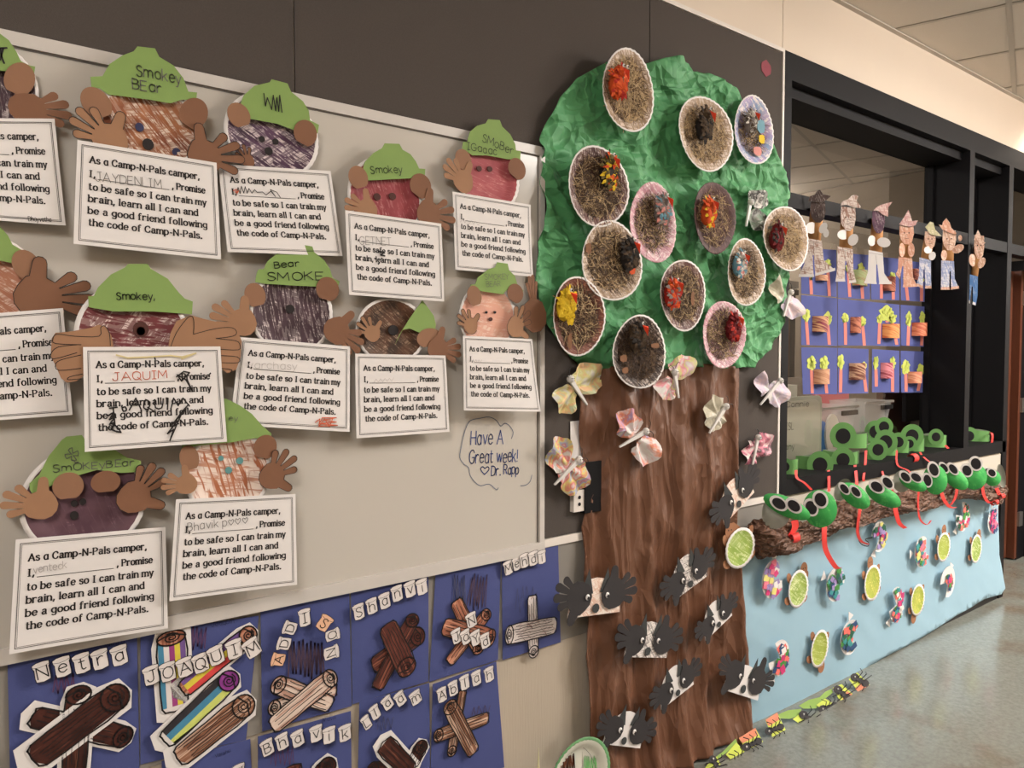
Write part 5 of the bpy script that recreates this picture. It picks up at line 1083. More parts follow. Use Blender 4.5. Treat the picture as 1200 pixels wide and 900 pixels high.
def cowboy(label, head, hat, waist, feet, crotch, hands, cf, ch, cp, cfoot='white', hc='white', dd=.045):
    d = dd; c0 = V3(head[0], head[1], d); nn = facing(c0, .75); t = thing('paper_cowboy', label, 'paper figure', (c0.x, -.012, V3(feet[0][0], feet[0][1], d).z), 'paper tube cowboys on the window bar')
    (w0, w1) = waist; wc = ((w0[0]+w1[0])/2, (w0[1]+w1[1])/2); r_ = min(.030, (w1[0]-w0[0])/2*.8/sc(wc[0]))
    a = PN([(head[0]-1, head[1]-4)], c0, nn, -r_)[0]; c = PN([(wc[0], wc[1]+4)], c0, nn, -r_)[0]
    q = MB(); q.tube([tuple(a), tuple(c)], r_*.97, 16); q.build('tube_body', tube_m, t, True)
    hw, hh = head[2], head[3]; F = lambda pts, off: PN(pts, c0, nn, off)
    fo = [(-.46, .5), (.46, .45), (.50, 0), (.38, -.36), (.14, -.52), (-.16, -.5), (-.40, -.28), (-.5, 0)]
    q = MB(); q.poly(F([(head[0]+x*hw, head[1]-y*hh) for x, y in fo], .003), nn, .001); hd = q.build('head', c_face[cf], t)
    q = MB()
    for ex in (-.16, .16): q.poly(F(el2(head[0]+ex*hw, head[1]-.05*hh, .7, .9, 0, 8), .0036), nn, .0004)
    q.ribbon3(F([(head[0]-.14*hw, head[1]+.24*hh), (head[0]+.14*hw, head[1]+.22*hh)], .0036), nn, .0014); q.ribbon3(F([(head[0], head[1]), (head[0]-.06*hw, head[1]+.12*hh), (head[0]+.04*hw, head[1]+.13*hh)], .0036), nn, .001); q.build('drawn_face', ink, hd)
    q = MB(); q.poly(F(hat, .008), nn, .001); ht = q.build('hat', c_face[ch], t)
    q = MB(); q.ribbon3(F(hat, .0086), nn, .0009, closed=True); q.build('pencil_outline', pencil, ht)
    fl, fr = feet[:2], feet[2:]; dp = .002
    q = MB(); q.poly(F([w0, w1, ((w1[0]*.85+fr[1][0]*.15), (w1[1]*.35+fr[1][1]*.65)), fr[1], (fr[0][0]+.6, fr[0][1]), (crotch[0]+.7, crotch[1]), (crotch[0]-.7, crotch[1]), (fl[1][0]-.6, fl[1][1]), fl[0], ((w0[0]*.85+fl[0][0]*.15), (w0[1]*.35+fl[0][1]*.65))], dp), nn, .001); tr = q.build('trousers', c_face[cp], t)
    q = MB(); q.ribbon3(F([(w0[0], w0[1]+3), (w1[0], w1[1]+3)], dp+.0006), nn, .001); q.ribbon3(F([crotch, (wc[0], wc[1]+4)], dp+.0006), nn, .001); q.build('drawn_seams', pencil, tr)
    for f_ in (fl, fr):
        q = MB(); h0 = 3.2; (xa, ya), (xb, yb) = f_
        q.poly(F([(xa+.5, ya-h0), (xb-.5, yb-h0), (xb, yb), (xa, ya)], dp+.0012), nn, .001); q.build('boot', c_face[cfoot], t)
    for k, (x, y, rx, ry, rot) in enumerate(hands):
        q = MB(); n2 = (nn+Vector((.5 if x < head[0] else -.5, 0, 0))).normalized(); pc = F([(x, y)], .008+.004*k)[0]
        q.poly(PN(el2(x+(head[0]-x)*.18, y, rx*1.15, ry*1.05, rot, 14), pc, n2), n2, .0012); q.build('mitten', c_face[hc], t)
cowboy('leftmost cowboy, black scribbled head and flared brown-striped trousers', (958.5, 248, 18, 25), [(947,236),(949,230),(955,228),(958,223),(961,222.5),(965,228),(972,229),(973.5,230),(969,234),(964,237)], ((944,279),(963,282)), ((936,324.5),(954,324.5),(955,323.5),(979,317)), (953,299), [(949.5,267,6,6.5,10),(966,267,6,4,60),(970,273,3,5,0)], 'black', 'black', 'brown', 'white')
cowboy('second cowboy from the left, curled striped hat, legs with brown shading', (994, 256, 18, 28), [(985,241),(987,236),(994,233),(998,229),(1003,228),(1006,230),(1004,235),(1009,242),(1008,244),(1000,243),(992,240)], ((981.6,288.6),(999.5,292)), ((979,330),(990.6,330),(995,332),(1003.5,331)), (991,306), [(987,275,6,5.5,0),(1001,281,5,7,-30)], 'brown', 'brown', 'brown')
cowboy('third cowboy from the left with dark plum head and plain white trousers', (1029.5, 260, 15, 26), [(1023,247),(1027,243),(1032,240),(1039,238),(1046,236.5),(1041,243),(1041,254),(1035,252),(1029,247)], ((1018,293),(1034.5,296)), ((1013,332),(1027.5,333),(1030,333),(1045,333)), (1027.5,310), [(1020,282,4,6,0),(1037,284,7,5.5,-10)], 'purple', 'rose', 'white')
cowboy('cowboy in the middle with a tall pointed peach hat and peach trousers', (1062.5, 274, 17, 24), [(1053.5,263),(1057,258),(1061,252),(1064.5,245.5),(1067,252),(1069,259),(1076,258),(1073,264),(1066,266)], ((1053,300.5),(1069,303)), ((1050,322),(1055,327),(1058,336.6),(1075,336)), (1058,312), [(1056,293,3,8,0),(1069,293,3.5,8,0)], 'peach', 'rose', 'peach', 'peach', 'peach')
cowboy('cowboy with a cream hat and pale blue trousers, small and half turned', (1090, 281, 13, 20), [(1084,266),(1087,263),(1090,259.5),(1094,261),(1096,269),(1104,277),(1098,276.5),(1090,274.5)], ((1077.5,301.5),(1091,305)), ((1074,335),(1082,338),(1084,338),(1091.6,338)), (1083,316), [(1087,293,4,4,0),(1093,300,3.5,5,-20)], 'tan', 'cream', 'blue', 'tan')
cowboy('cowboy with a blue hat crown, orange brim and lilac blue trousers', (1112.5, 281, 16, 24), [(1100,263),(1104,264),(1105,260),(1109,255.5),(1113,261),(1115,267),(1121,273),(1120,275),(1112,273),(1104,269)], ((1103,305),(1118,306)), ((1102.5,339.6),(1113,339.5),(1114,339.5),(1124,338)), (1113.5,318), [(1125,291.5,6.5,4.5,30),(1105,299,3,6,0),(1128,279,2,3.5,0)], 'tan', 'peach', 'blue', 'peach', 'tan')
cowboy('rightmost cowboy, slim, with bright denim-blue trousers', (1147.5, 289, 12, 28), [(1141,281),(1143,276),(1146,269),(1149,275),(1152,282),(1155,284.5),(1151,288),(1146,284)], ((1136.6,321.6),(1146,324)), ((1132,354.6),(1136.8,355.4),(1139.6,356.6),(1143.5,358)), (1139.3,336), [(1138,305,3.5,7,5),(1151,308,3.5,6.5,-25)], 'tan', 'tan', 'blue2', 'white', 'tan')
# ================================================================== PICTURES TAPED TO THE GLASS
GD = -(DEP-.004)
pinkt = base_mat('pink_paper_strip', (196, 118, 104), .75, .06); limet = base_mat('lime_tissue', (190, 200, 96), .7, .14, 90); blue2 = base_mat('night_blue_paper', (70, 78, 134), .8, .06)
canm = [crayon('roll_'+n, b_, [c_, d_], 40, 70, .5, False, 3) for n, b_, c_, d_ in (('maroon', (196, 150, 110), (130, 50, 64), (96, 44, 54)), ('brown', (180, 110, 84), (120, 56, 46), (100, 50, 40)), ('orange', (214, 150, 90), (196, 90, 50), (180, 90, 50)), ('coral', (206, 130, 96), (186, 90, 70), (170, 90, 60)), ('tan', (196, 150, 118), (176, 126, 96), (160, 110, 84)), ('stripe', (188, 150, 122), (120, 66, 52), (90, 50, 40)), ('pink', (206, 130, 140), (150, 60, 76), (130, 50, 60)), ('peach', (210, 150, 120), (190, 116, 90), (180, 110, 84)), ('green', (150, 160, 110), (180, 80, 60), (90, 130, 90)))]
def glasspic(label, cs, trees, roll):
    d = GD; P = PX(cs, d); t = thing('tree_picture', label, 'picture', (sum(p[0] for p in P)/4, DEP, min(p[1] for p in P)), 'blue tree pictures taped to the glass')
    q = MB(); q.slab(P, d, .0009); q.build('blue_sheet', blue2, t)
    for x0, y0, x1, y1, fw, fh, lean in trees:          # foot, top of the trunk strip, foliage size px
        q = MB(); w_ = 1.7; q.slab(PX([(x0-w_, y0), (x1-w_, y1), (x1+w_, y1), ((x0+x1)/2+w_+.2, (y0+y1)/2), (x0+w_, y0)], d+.001), d+.001, .0008); q.build('tree_trunk_strip', pinkt, t)
        q = MB(); c_ = W(x1, y1-fh/2+1.5, d+.002); rx, rz = fw/2*mx(x1), fh/2/sc(x1); sd = random.uniform(0, 6)
        q.slab([(c_[0]+rx*math.cos(a)*(1+.22*math.sin(7*a+sd)), c_[1]+rz*math.sin(a)*(1+.16*math.sin(5*a+sd))) for a in [2*math.pi*k/22 for k in range(22)]], d+.002, .002)
        for k in range(14):
            a = random.uniform(0, 6.28); r_ = random.uniform(.1, .9); x, z = c_[0]+rx*r_*math.cos(a), c_[1]+rz*r_*math.sin(a); s_ = .008
            q.slab([(x-s_, z-s_*.6), (x+s_*.4, z-s_), (x+s_, z+s_*.6), (x-s_*.5, z+s_)], d+.005+.001*(k % 4), .001)
        q.build('tissue_foliage', limet, t)
    if roll:
        x, y, w_, h_, k = roll; a = W(x-w_/2, y-h_/2, d); c = W(x+w_/2, y+h_/2, d); n = 8; q = MB(); D_c = (c[0]-a[0])/2
        q.grid(lambda u, v: (a[0]+(c[0]-a[0])*(.5-.5*math.cos(u*math.pi)), -(d+.001+D_c*.75*math.sin(u*math.pi)), a[1]+(c[1]-a[1])*v), n, 1, 0, .001); q.build('paper_roll', canm[k], t, True)
T = lambda x0, y0, x1, y1, fw=7, fh=13: (x0, y0, x1, y1, fw, fh, 0)
glasspic('top row picture behind the leftmost cowboy', [(939, 290), (980, 293), (980.5, 348), (939, 344)], [T(951, 345, 950, 325, 0.1, .1), T(972, 347, 970, 314, 8, 12)], (961, 326, 11, 8, 4))
glasspic('top row picture beside the second cowboy with a green and red roll', [(981.5, 296), (1019, 299), (1019.5, 351), (982, 349)], [T(996, 348, 994, 318, 6, 10), T(1011, 350, 1009, 318, 7, 12)], (1005, 326, 13, 20, 8))
glasspic('top row picture with dark red roll behind the third cowboy', [(1020.5, 300), (1053, 303), (1054, 352), (1021, 351)], [T(1033, 350, 1033, 328, 5, 7), T(1047, 351, 1046, 326, 6, 9)], (1040, 333, 10, 18, 1))
glasspic('rightmost top row picture behind the pale blue trousered cowboy', [(1055.5, 305), (1086, 308), (1086, 354), (1056, 352)], [T(1064, 352, 1061, 328, 5, 8), T(1080, 353, 1080, 330, 5, 8)], (1071, 322, 8, 14, 1))
glasspic('middle row picture with a maroon and tan roll, leftmost', [(939, 345.5), (981, 349.5), (981, 405.5), (939, 404.5)], [T(947, 404, 945, 376, 9, 16), T(972, 404, 970, 380, 9, 17)], (959, 380, 14, 19, 0))
glasspic('middle row picture with round tufts beside a brown striped roll', [(981.8, 350), (1020, 353.5), (1020, 405), (981.8, 405)], [T(991, 404, 990.5, 377, 8, 12), T(1013, 405, 1011, 381, 8, 12)], (1001, 381, 9, 19, 1))
glasspic('middle row picture with a wide cloud of leaf scraps over an orange roll', [(1020, 353.5), (1054, 357), (1055, 406), (1020, 405)], [T(1030, 403, 1031, 378, 7, 11), T(1051, 404, 1046, 378, 9, 13), T(1040, 378, 1039, 376, 17, 20)], (1041, 388, 14, 17, 2))
glasspic('rightmost middle row picture with a coral roll and black marks', [(1055.5, 357), (1085.5, 359.5), (1085.5, 406.5), (1056, 405)], [T(1064, 405, 1065, 382, 7, 19), T(1080, 405, 1081, 380, 7, 17)], (1074.5, 386, 12, 16, 3))
glasspic('bottom row picture with a plain tan roll, leftmost', [(939, 407), (981, 407.5), (981, 462), (941, 462)], [T(952, 461, 951, 433, 11, 18), T(969, 461, 966, 433, 11, 18)], (960.5, 441, 14, 17, 4))
glasspic('bottom row picture with a brown wavy striped roll', [(981.8, 407.5), (1018, 409), (1017.5, 461), (982, 461.5)], [T(985, 460, 985.5, 432, 8, 19), T(1015, 459, 1012, 435, 7, 13)], (1002, 435, 14, 19, 5))
glasspic('bottom row picture with a pink and dark striped roll', [(1022, 409), (1054, 411), (1054, 460), (1022, 460)], [T(1027, 453, 1026.5, 432, 6, 16), T(1046, 459, 1046, 432, 6, 16)], (1037, 434, 10, 18, 6))
glasspic('rightmost bottom row picture with a peach roll low between its trees', [(1055.5, 411), (1085, 412), (1084.5, 460), (1056, 460)], [T(1062, 459, 1061.5, 438, 10, 18), T(1076, 458, 1079, 440, 8, 16)], (1069.5, 442, 11, 13, 7))
# ================================================================== FROG HEADBANDS ON THE SILL
def curl(q, pts, w_, m=0):                     # a strip of paper bent along pts, w_ wide across x
    P = [Vector(p) for p in pts]; n = len(P); vs = []
    for p in P: vs += [(p.x-w_/2, p.y, p.z), (p.x+w_/2, p.y, p.z)]
    q.add(vs, [(2*i, 2*i+1, 2*i+3, 2*i+2) for i in range(n-1)], m)
    q.add([(x, y+.0008, z+.0004) for x, y, z in vs], [(2*i+2, 2*i+3, 2*i+1, 2*i) for i in range(n-1)], m)
def tongue(par, p0, mids, w_=.014, roll=.018, d0=.1):
    """red strip from pixel p0 through pixel points (x, y, depth) ending in a small roll"""
    pts = [V3(p0[0], p0[1], p0[2])]+[V3(*m) for m in mids]; sp = [Vector(s_) for s_ in smooth([tuple(p) for p in pts], k=5)]
    if roll:
        e = sp[-1]; 
        for k in range(1, 16): a = k*.55; r_ = roll*(1-k/22); sp.append(Vector((e.x+.003*math.sin(a), e.y-r_*math.sin(a), e.z-roll*.4+r_*math.cos(a)*.9)))
    q = MB(); curl(q, sp, w_*1.55); return q.build('tongue', redpaper, par, True)
insidep = base_mat('headband_inside', (126, 138, 116), .7, .05)
def headband(label, ex, ey, er, x0, x1, base, dy, eye2=None, tg=None, hgt=.055, seal=SILL, rr=None):
    """eye at pixel (ex,ey); band spans px x0..x1; stands at depth dy behind the wall face"""
    c = V3((x0+x1)/2, ey, -dy); nn = facing(c, .8); vv = Vector((-nn.y, nn.x, 0)); r = min(.08, abs(x1-x0)/2*1.06/sc((x0+x1)/2)); rb = min(r*.7, .045); t = thing('frog_headband', label, 'frog headband', (c.x, c.y, base), 'green paper frog headbands on the sill')
    q = MB(); n = 26; vs = []
    for i in range(n+1):
        a = 2*math.pi*i/n*.97-.3; e = vv*r*math.cos(a)-nn*rb*math.sin(a)-nn*rb; lift = .004*math.sin(2*a+ex)
        p = Vector((c.x, c.y, 0))+e; vs += [(p.x, p.y, base), (p.x, p.y, base+hgt+lift)]
    q.add(vs, [(2*i, 2*i+2, 2*i+3, 2*i+1) for i in range(n)], 0); m_ = Vector((c.x, c.y, 0))-nn*rb
    q.add([(m_.x+(x-m_.x)*.985, m_.y+(y-m_.y)*.985, z) for x, y, z in vs], [(2*i+1, 2*i+3, 2*i+2, 2*i) for i in range(n)], 1)
    q.build('band', [frogpaper, insidep], t, True)
    for k, e in enumerate([(ex, ey, er)]+([eye2] if eye2 else [])):
        q = MB(); q.poly(PN(el2(e[0], e[1], e[2]*1.08, e[2]*1.12, 0, 26), c, nn, .003+.002*k), nn, .001); o = q.build('eye_disc', frogpaper, t)
        q = MB(); q.poly(PN(el2(e[0], e[1], e[2]*.60, e[2]*.62, 0, 22), c, nn, .0045+.002*k), nn, .001); q.build('pupil', pupil, o)
    if tg: tongue(t, *tg)
    return t
y1_ = .06
headband('leftmost frog headband, half cut by the window frame', 920, 547, 9, 916, 936, SILL, .055, None, ((933, 551, -.0), [(934, 560, .02), (943, 566, .03), (951, 574, .03)], .012, 0), .062)
headband('frog headband with grey inside showing, second from the left', 961, 545, 14.5, 936, 975, SILL, .06, None, ((971, 551, .0), [(971.5, 560, .015), (971.5, 576, .03)], .015, 0))
headband('low frog headband beneath the tall stacked one', 988, 539, 13, 963, 1012, SILL, .07, None, ((1002, 545, .0), [(1003, 553, .015), (1004, 565, .04), (1004, 575, .05)], .016, 0), .058)
headband('highest frog headband, large round eye, stacked on another', 988, 511, 14.5, 980, 1018, SILL+.066, .085, None, ((1015, 528, -.02), [(1014, 545, .0), (1012, 560, .02), (1012.5, 564, .02)], .014, 0), .07)
headband('frog headband at the back with two eyes, right of the highest one', 1026, 506, 12, 1012, 1048, SILL+.05, .17, (1036, 500, 10), None, .05)
headband('upright frog headband with narrow front eye', 1029, 527, 11, 1018, 1035, SILL, .05, None, ((1033, 545, .0), [(1035, 556, .02), (1042, 568, .05), (1058, 594, .09), (1064, 598, .09)], .012, 0), .075)
headband('frog headband leaning behind the upright narrow one', 1038, 518, 13, 1030, 1052, SILL, .09, None, None, .075)
headband('frog headband half hidden in the middle of the row', 1053, 518, 10, 1046, 1066, SILL, .10, None, ((1051, 528, .0), [(1052, 545, .02), (1066, 553, .03), (1076, 574, .08)], .012, 0), .06)
headband('large-eyed frog headband with its side loop sticking forward', 1069, 511, 12.5, 1062, 1084, SILL, .08, (1066, 520, 8), ((1078, 530, -.02), [(1084, 537, .02), (1095, 545, .04), (1100, 549, .05)], .012, 0), .07)
headband('frog headband at the end of the first window bay', 1097, 512, 8.5, 1085, 1110, SILL, .09, None, ((1108, 522, -.04), [(1112, 526, -.03), (1116, 529, -.02)], .02, .028), .066)
headband('frog headband alone in the narrow right window bay', 1136, 511, 9.5, 1131, 1160, SILL, .07, None, ((1160, 507, -.03), [(1163, 509, 0), (1162, 519, .0), (1155, 524, .0)], .02, .0), .062)
# red tongue strips lying loose at the sill edge
for (p, lab) in (((1070, 537), 'short curled red paper strip at the sill edge under the large-eyed headband'),):
    q = MB(); c_ = V3(p[0], p[1], .0); curl(q, [(c_.x+.0, c_.y-.02*math.cos(a), c_.z+.022*math.sin(a)) for a in [k*.5 for k in range(14)]], .05); toplevel(q, 'paper_curl', redpaper, lab, 'paper strip')
# ================================================================== BLUE WATER PAPER
water = base_mat('light_blue_bulletin_paper', (146, 178, 194), .6, .04, 3, .12, 12, .35)
wout = PX([(862, 640), (868, 680), (870, 735), (873, 790), (872, 830), (866, 861), (880, 853), (895, 844), (913, 837), (942, 825), (974, 807), (1005, 790), (1030, 772), (1070, 752), (1120, 721), (1153, 702), (1172, 696), (1177, 689), (1174, 670), (1171, 650), (1170, 617), (1168, 578), (1100, 578), (1000, 600), (930, 615), (880, 622)], .022)
def h_w(x, z): return .018+.004*ridge(x, z*.5, 2.2, 3)+.0025*ridge(x+z, z, 5, 6)+.006*max(0, (.25-z)/.25)
crumpled('water_paper', wout, .025, h_w, water, 'long light blue bulletin paper hung below the window like water', 'paper backdrop', True)
# ------------------------------------------------------------------ twisted paper branch
pth = [V3(x, y, .075) for x, y in ((884, 628), (905, 633), (930, 627), (960, 618), (985, 606), (1010, 600), (1035, 594), (1060, 590), (1085, 582), (1110, 576), (1135, 575), (1160, 577), (1174, 576))]
sp = [Vector(s_) for s_ in smooth([tuple(p) for p in pth], k=14)]
q = MB(); seg = 40; vs = []; n = len(sp)
for i, p in enumerate(sp):
    base_r = .047+.008*math.sin(i*.13)+(.010 if i < 30 else 0)
    if i < 6: base_r *= .55+.08*i
    if i > n-8: base_r *= .6+.05*(n-i)
    for k in range(seg):
        a = 2*math.pi*k/seg; tw_ = a+i*.05
        r_ = base_r*(1+.20*math.sin(tw_*3)+.13*abs(noise.noise(Vector((math.cos(tw_)*3.2, math.sin(tw_)*3.2, i*.10))))*2+.16*(.5-abs(noise.noise(Vector((math.cos(tw_)*5, math.sin(tw_)*5, i*.16)))*2))+.10*(.5-abs(noise.noise(Vector((math.cos(tw_)*11, math.sin(tw_)*11, i*.3)))*2)))
        vs.append((p.x, min(-.024, p.y-r_*math.cos(a)*.8), p.z+r_*math.sin(a)))
fs = [(i*seg+k, (i+1)*seg+k, (i+1)*seg+(k+1)%seg, i*seg+(k+1)%seg) for i in range(n-1) for k in range(seg)]+[tuple(range(seg)), tuple(range((n-1)*seg+seg-1, (n-1)*seg-1, -1))]
q.add(vs, fs); toplevel(q, 'twisted_branch', creased(base_mat('branch_kraft_paper', (100, 68, 50), .6, .16, 14, 0, 60, .4), 16, (.5, 1, 1.6), 1.0, .03, 25), 'thick branch of twisted brown paper along the top of the blue paper', 'branch')
# ------------------------------------------------------------------ painted plate frogs
gpaint = crayon('frog_paint_green', (86, 178, 92), [(50, 148, 72), (62, 160, 80)], 30, 30, .6); greyplate = base_mat('plate_underside_grey', (150, 148, 138), .6, .06, 20)
redmouth = base_mat('deep_red_felt', (140, 34, 38), .7, .1)
def frogplate(label, gc, gr, rot, eyes, under=None, tg=None, d=.14):
    """gc, gr: painted half, centre and half sizes in pixels; eyes [(px,py,rx,ry,rot)]"""
    gr = (gr[0]*1.15, gr[1]*1.18); c = V3(*gc, d); nn = facing(c, .75); t = thing('plate_frog', label, 'paper plate frog', (c.x, -.1, c.z), 'painted paper plate frogs on the branch')
    q = MB(); vs = []; n1, n2 = 24, 6
    for j in range(n2+1):
        r_ = max(j/n2, .001)
        for p in PN(el2(gc[0], gc[1], gr[0]*r_, gr[1]*r_, rot, n1), c, nn): vs.append(p+nn*(.024*(1-r_*r_)))
    q.add(vs, [(j*n1+i, (j+1)*n1+i, (j+1)*n1+(i+1)%n1, j*n1+(i+1)%n1) for j in range(n2) for i in range(n1)]); q.build('painted_half', gpaint, t, True)
    if under:
        q = MB(); vs = []
        for j in range(n2+1):
            r_ = max(j/n2, .001)
            for i, p in enumerate(PN(el2(under[0], under[1], under[2]*r_, under[3]*r_, under[4], n1*2), c, nn, -.03)): vs.append(p+nn*(.020*r_*r_+(.0012 if i % 2 else -.0012)*(r_ > .6)))
        n3 = n1*2; q.add(vs, [(j*n3+i, (j+1)*n3+i, (j+1)*n3+(i+1)%n3, j*n3+(i+1)%n3) for j in range(n2) for i in range(n3)]); q.build('unpainted_half', greyplate, t, True)
    for k, (ex, ey, a_, b_, r_) in enumerate(eyes):
        q = MB(); q.poly(PN(el2(ex, ey, a_, b_, r_, 24), c, nn, .026+.003*k), nn, .0015); o = q.build('eye_white', white, t)
        q = MB(); q.poly(PN(el2(ex+.3, ey+.3, a_*.72, b_*.75, r_, 22), c, nn, .0275+.003*k), nn, .001); q.build('pupil', pupil, o)
    if tg: tongue(t, *tg)
C6 = lambda x, y: crop(880, 460, 3.75, [(x, y)])[0]
frogplate('leftmost plate frog with a large grey underside and rolled red tongue', (922, 594), (26, 9.5), -24, [(*C6(122, 487), 12, 7.5, -35), (*C6(188, 497), 11.5, 7.5, -40)], (909, 598, 17, 21, -20), ((931, 610, .12), [(932, 618, .12), (927, 627, .12)], .03, .03))
frogplate('plate frog facing out with two big eyes and the longest hanging tongue', (961, 596), (17.5, 19), 12, [(*C6(264, 505), 8.5, 11, 25), (*C6(305, 470), 9, 11, 25)], None, ((967, 608, .10), [(966, 625, .12), (968, 645, .11), (979, 664, .09), (985, 666, .08)], .024, 0))
frogplate('plate frog tipped over showing its pale underside at the left, third from the left', (1002, 581), (18, 10), -38, [(*C6(410, 422), 9, 5, -48), (*C6(460, 435), 9.5, 5, -48)], (986, 573, 9, 14, -30), ((1009, 589, .13), [(1007, 603, .14), (1005, 622, .12), (1009, 634, .10), (1018, 638, .08)], .016, 0))
frogplate('fourth plate frog, broad low green body with an angled pair of eyes', (1035, 581), (20, 9), -28, [(*C6(552, 413), 10.5, 7, -35), (*C6(600, 395), 10, 6, -50)], None, ((1048, 588, .13), [(1050, 600, .14), (1054, 613, .13), (1061, 619, .12)], .026, .0))
frogplate('plate frog lying on its side with grey inside and a red mouth patch', (1070, 566), (15, 7), -25, [(*C6(678, 370), 9, 5.5, -45), (*C6(725, 372), 9, 5.5, -35)], (1056, 563, 11, 13, -10), ((1077, 572, .13), [(1076, 590, .13), (1078, 608, .12), (1086, 615, .11), (1091, 610, .11)], .012, 0))
frogplate('sixth plate frog, tall, looking left', (1096, 562), (12.5, 15), 8, [(*C6(775, 385), 6, 9, 15), (*C6(803, 338), 7, 10, 22)], None, ((1102, 572, .12), [(1106, 585, .13), (1113, 594, .12), (1120, 595, .12)], .024, .0))
frogplate('seventh plate frog, leaning, with the red tongue folded into a V', (1120, 561), (15, 8.5), -38, [(*C6(848, 330), 8, 4.5, -50), (*C6(888, 335), 9, 5, -50)], None, ((1122, 568, .13), [(1120, 582, .13), (1114, 592, .12)], .022, 0))
frogplate('eighth plate frog, fully facing, right of the folded tongue', (1141, 558), (14, 13), -28, [(*C6(948, 342), 7, 8.5, 30), (*C6(988, 312), 8, 9, 30)], (1140, 568, 11, 6, 0), ((1151, 566, .12), [(1153, 580, .13), (1159, 589, .12), (1165, 587, .12)], .024, .022))
frogplate('rightmost plate frog beside an upright grey folded plate', (1163, 560), (9, 8), -35, [(*C6(1040, 345), 5, 4, -40), (*C6(1058, 352), 6.5, 5, -40)], (1172, 557, 5, 14, 10), ((1168, 572, .12), [(1170, 577, .12), (1172, 580, .12)], .03, .022))
# ------------------------------------------------------------------ turtles
shell_g = [crayon('shell_green_a', (206, 214, 160), [(150, 170, 84), (130, 156, 70)], 22, 60, .55, True, 9), crayon('shell_green_b', (206, 210, 150), [(160, 172, 80), (146, 160, 70)], 26, 70, .65, True, 9), crayon('shell_yellow_green', (214, 208, 110), [(150, 166, 70), (176, 180, 84)], 30, 30, .6, True, 9)]
brownt = base_mat('turtle_brown_paper', (150, 104, 74), .8, .08)
def turtle(label, cx, cy, w_, h_, rot, sk, head, d=.045, face=False):
    x, z = W(cx, cy, d); rx, rz = w_/2*mx(cx), h_/2/sc(cx); t = thing('paper_turtle', label, 'turtle', (x, -.02, z-rz), 'paper plate turtles'); ro = R(rot)
    def pt(a, r_): return (x+rx*r_*math.cos(a)*math.cos(ro)-rz*r_*math.sin(a)*math.sin(ro), z+rx*r_*math.cos(a)*math.sin(ro)+rz*r_*math.sin(a)*math.cos(ro))
    for a in (35, 145, 215, 325):
        if abs(((a-head+180) % 360)-180) < 22: continue
        c_ = pt(R(a), 1.04); q = MB(); q.slab(ell(c_[0], c_[1], .016, .024, R(a-90)*.5, 12), d-.004, .001); q.build('leg', brownt, t)
    c_ = pt(R(head), 1.14); q = MB(); q.slab(ell(c_[0], c_[1], .026, .03, 0, 14), d-.003, .001); hd = q.build('head', brownt, t)
    q = MB()
    for s_ in (-1, 1): q.slab(ell(c_[0]+.008*s_, c_[1]+.004, .0028, .0035, 0, 8), d-.0022, .0005)
    q.build('eyes', white if face else ink, hd)
    q = MB(); plate_mesh(q, x, z, rx, rz, ro, d-.002, -.004 if 0 else .005, 26, 0, 1, .86); q.build('shell', [shell_g[sk], white], t, True)
turtle('big turtle on the edge of the trunk left of the branch', 867, 642, 33, 46, 5, 0, 120, .085)
turtle('pale swirled turtle at the left of the blue paper', 935, 690, 23, 44, -6, 0, 60)
turtle('yellow-green turtle under the fourth frog', 1022, 683, 19, 42, 4, 2, 95)
turtle('tilted turtle low on the paper with its smiling head at the lower right', 960, 760, 20, 44, -14, 1, 305, .045, True)
turtle('spotted turtle at the middle bottom of the blue paper', 1075, 703, 16, 37, -4, 2, 255)
turtle('turtle in the upper middle right of the blue paper', 1105.5, 641, 15, 34, -3, 1, 85)
turtle('rightmost turtle, wide cream rim, head at its upper right', 1143.5, 643, 12.5, 33, -6, 0, 60)
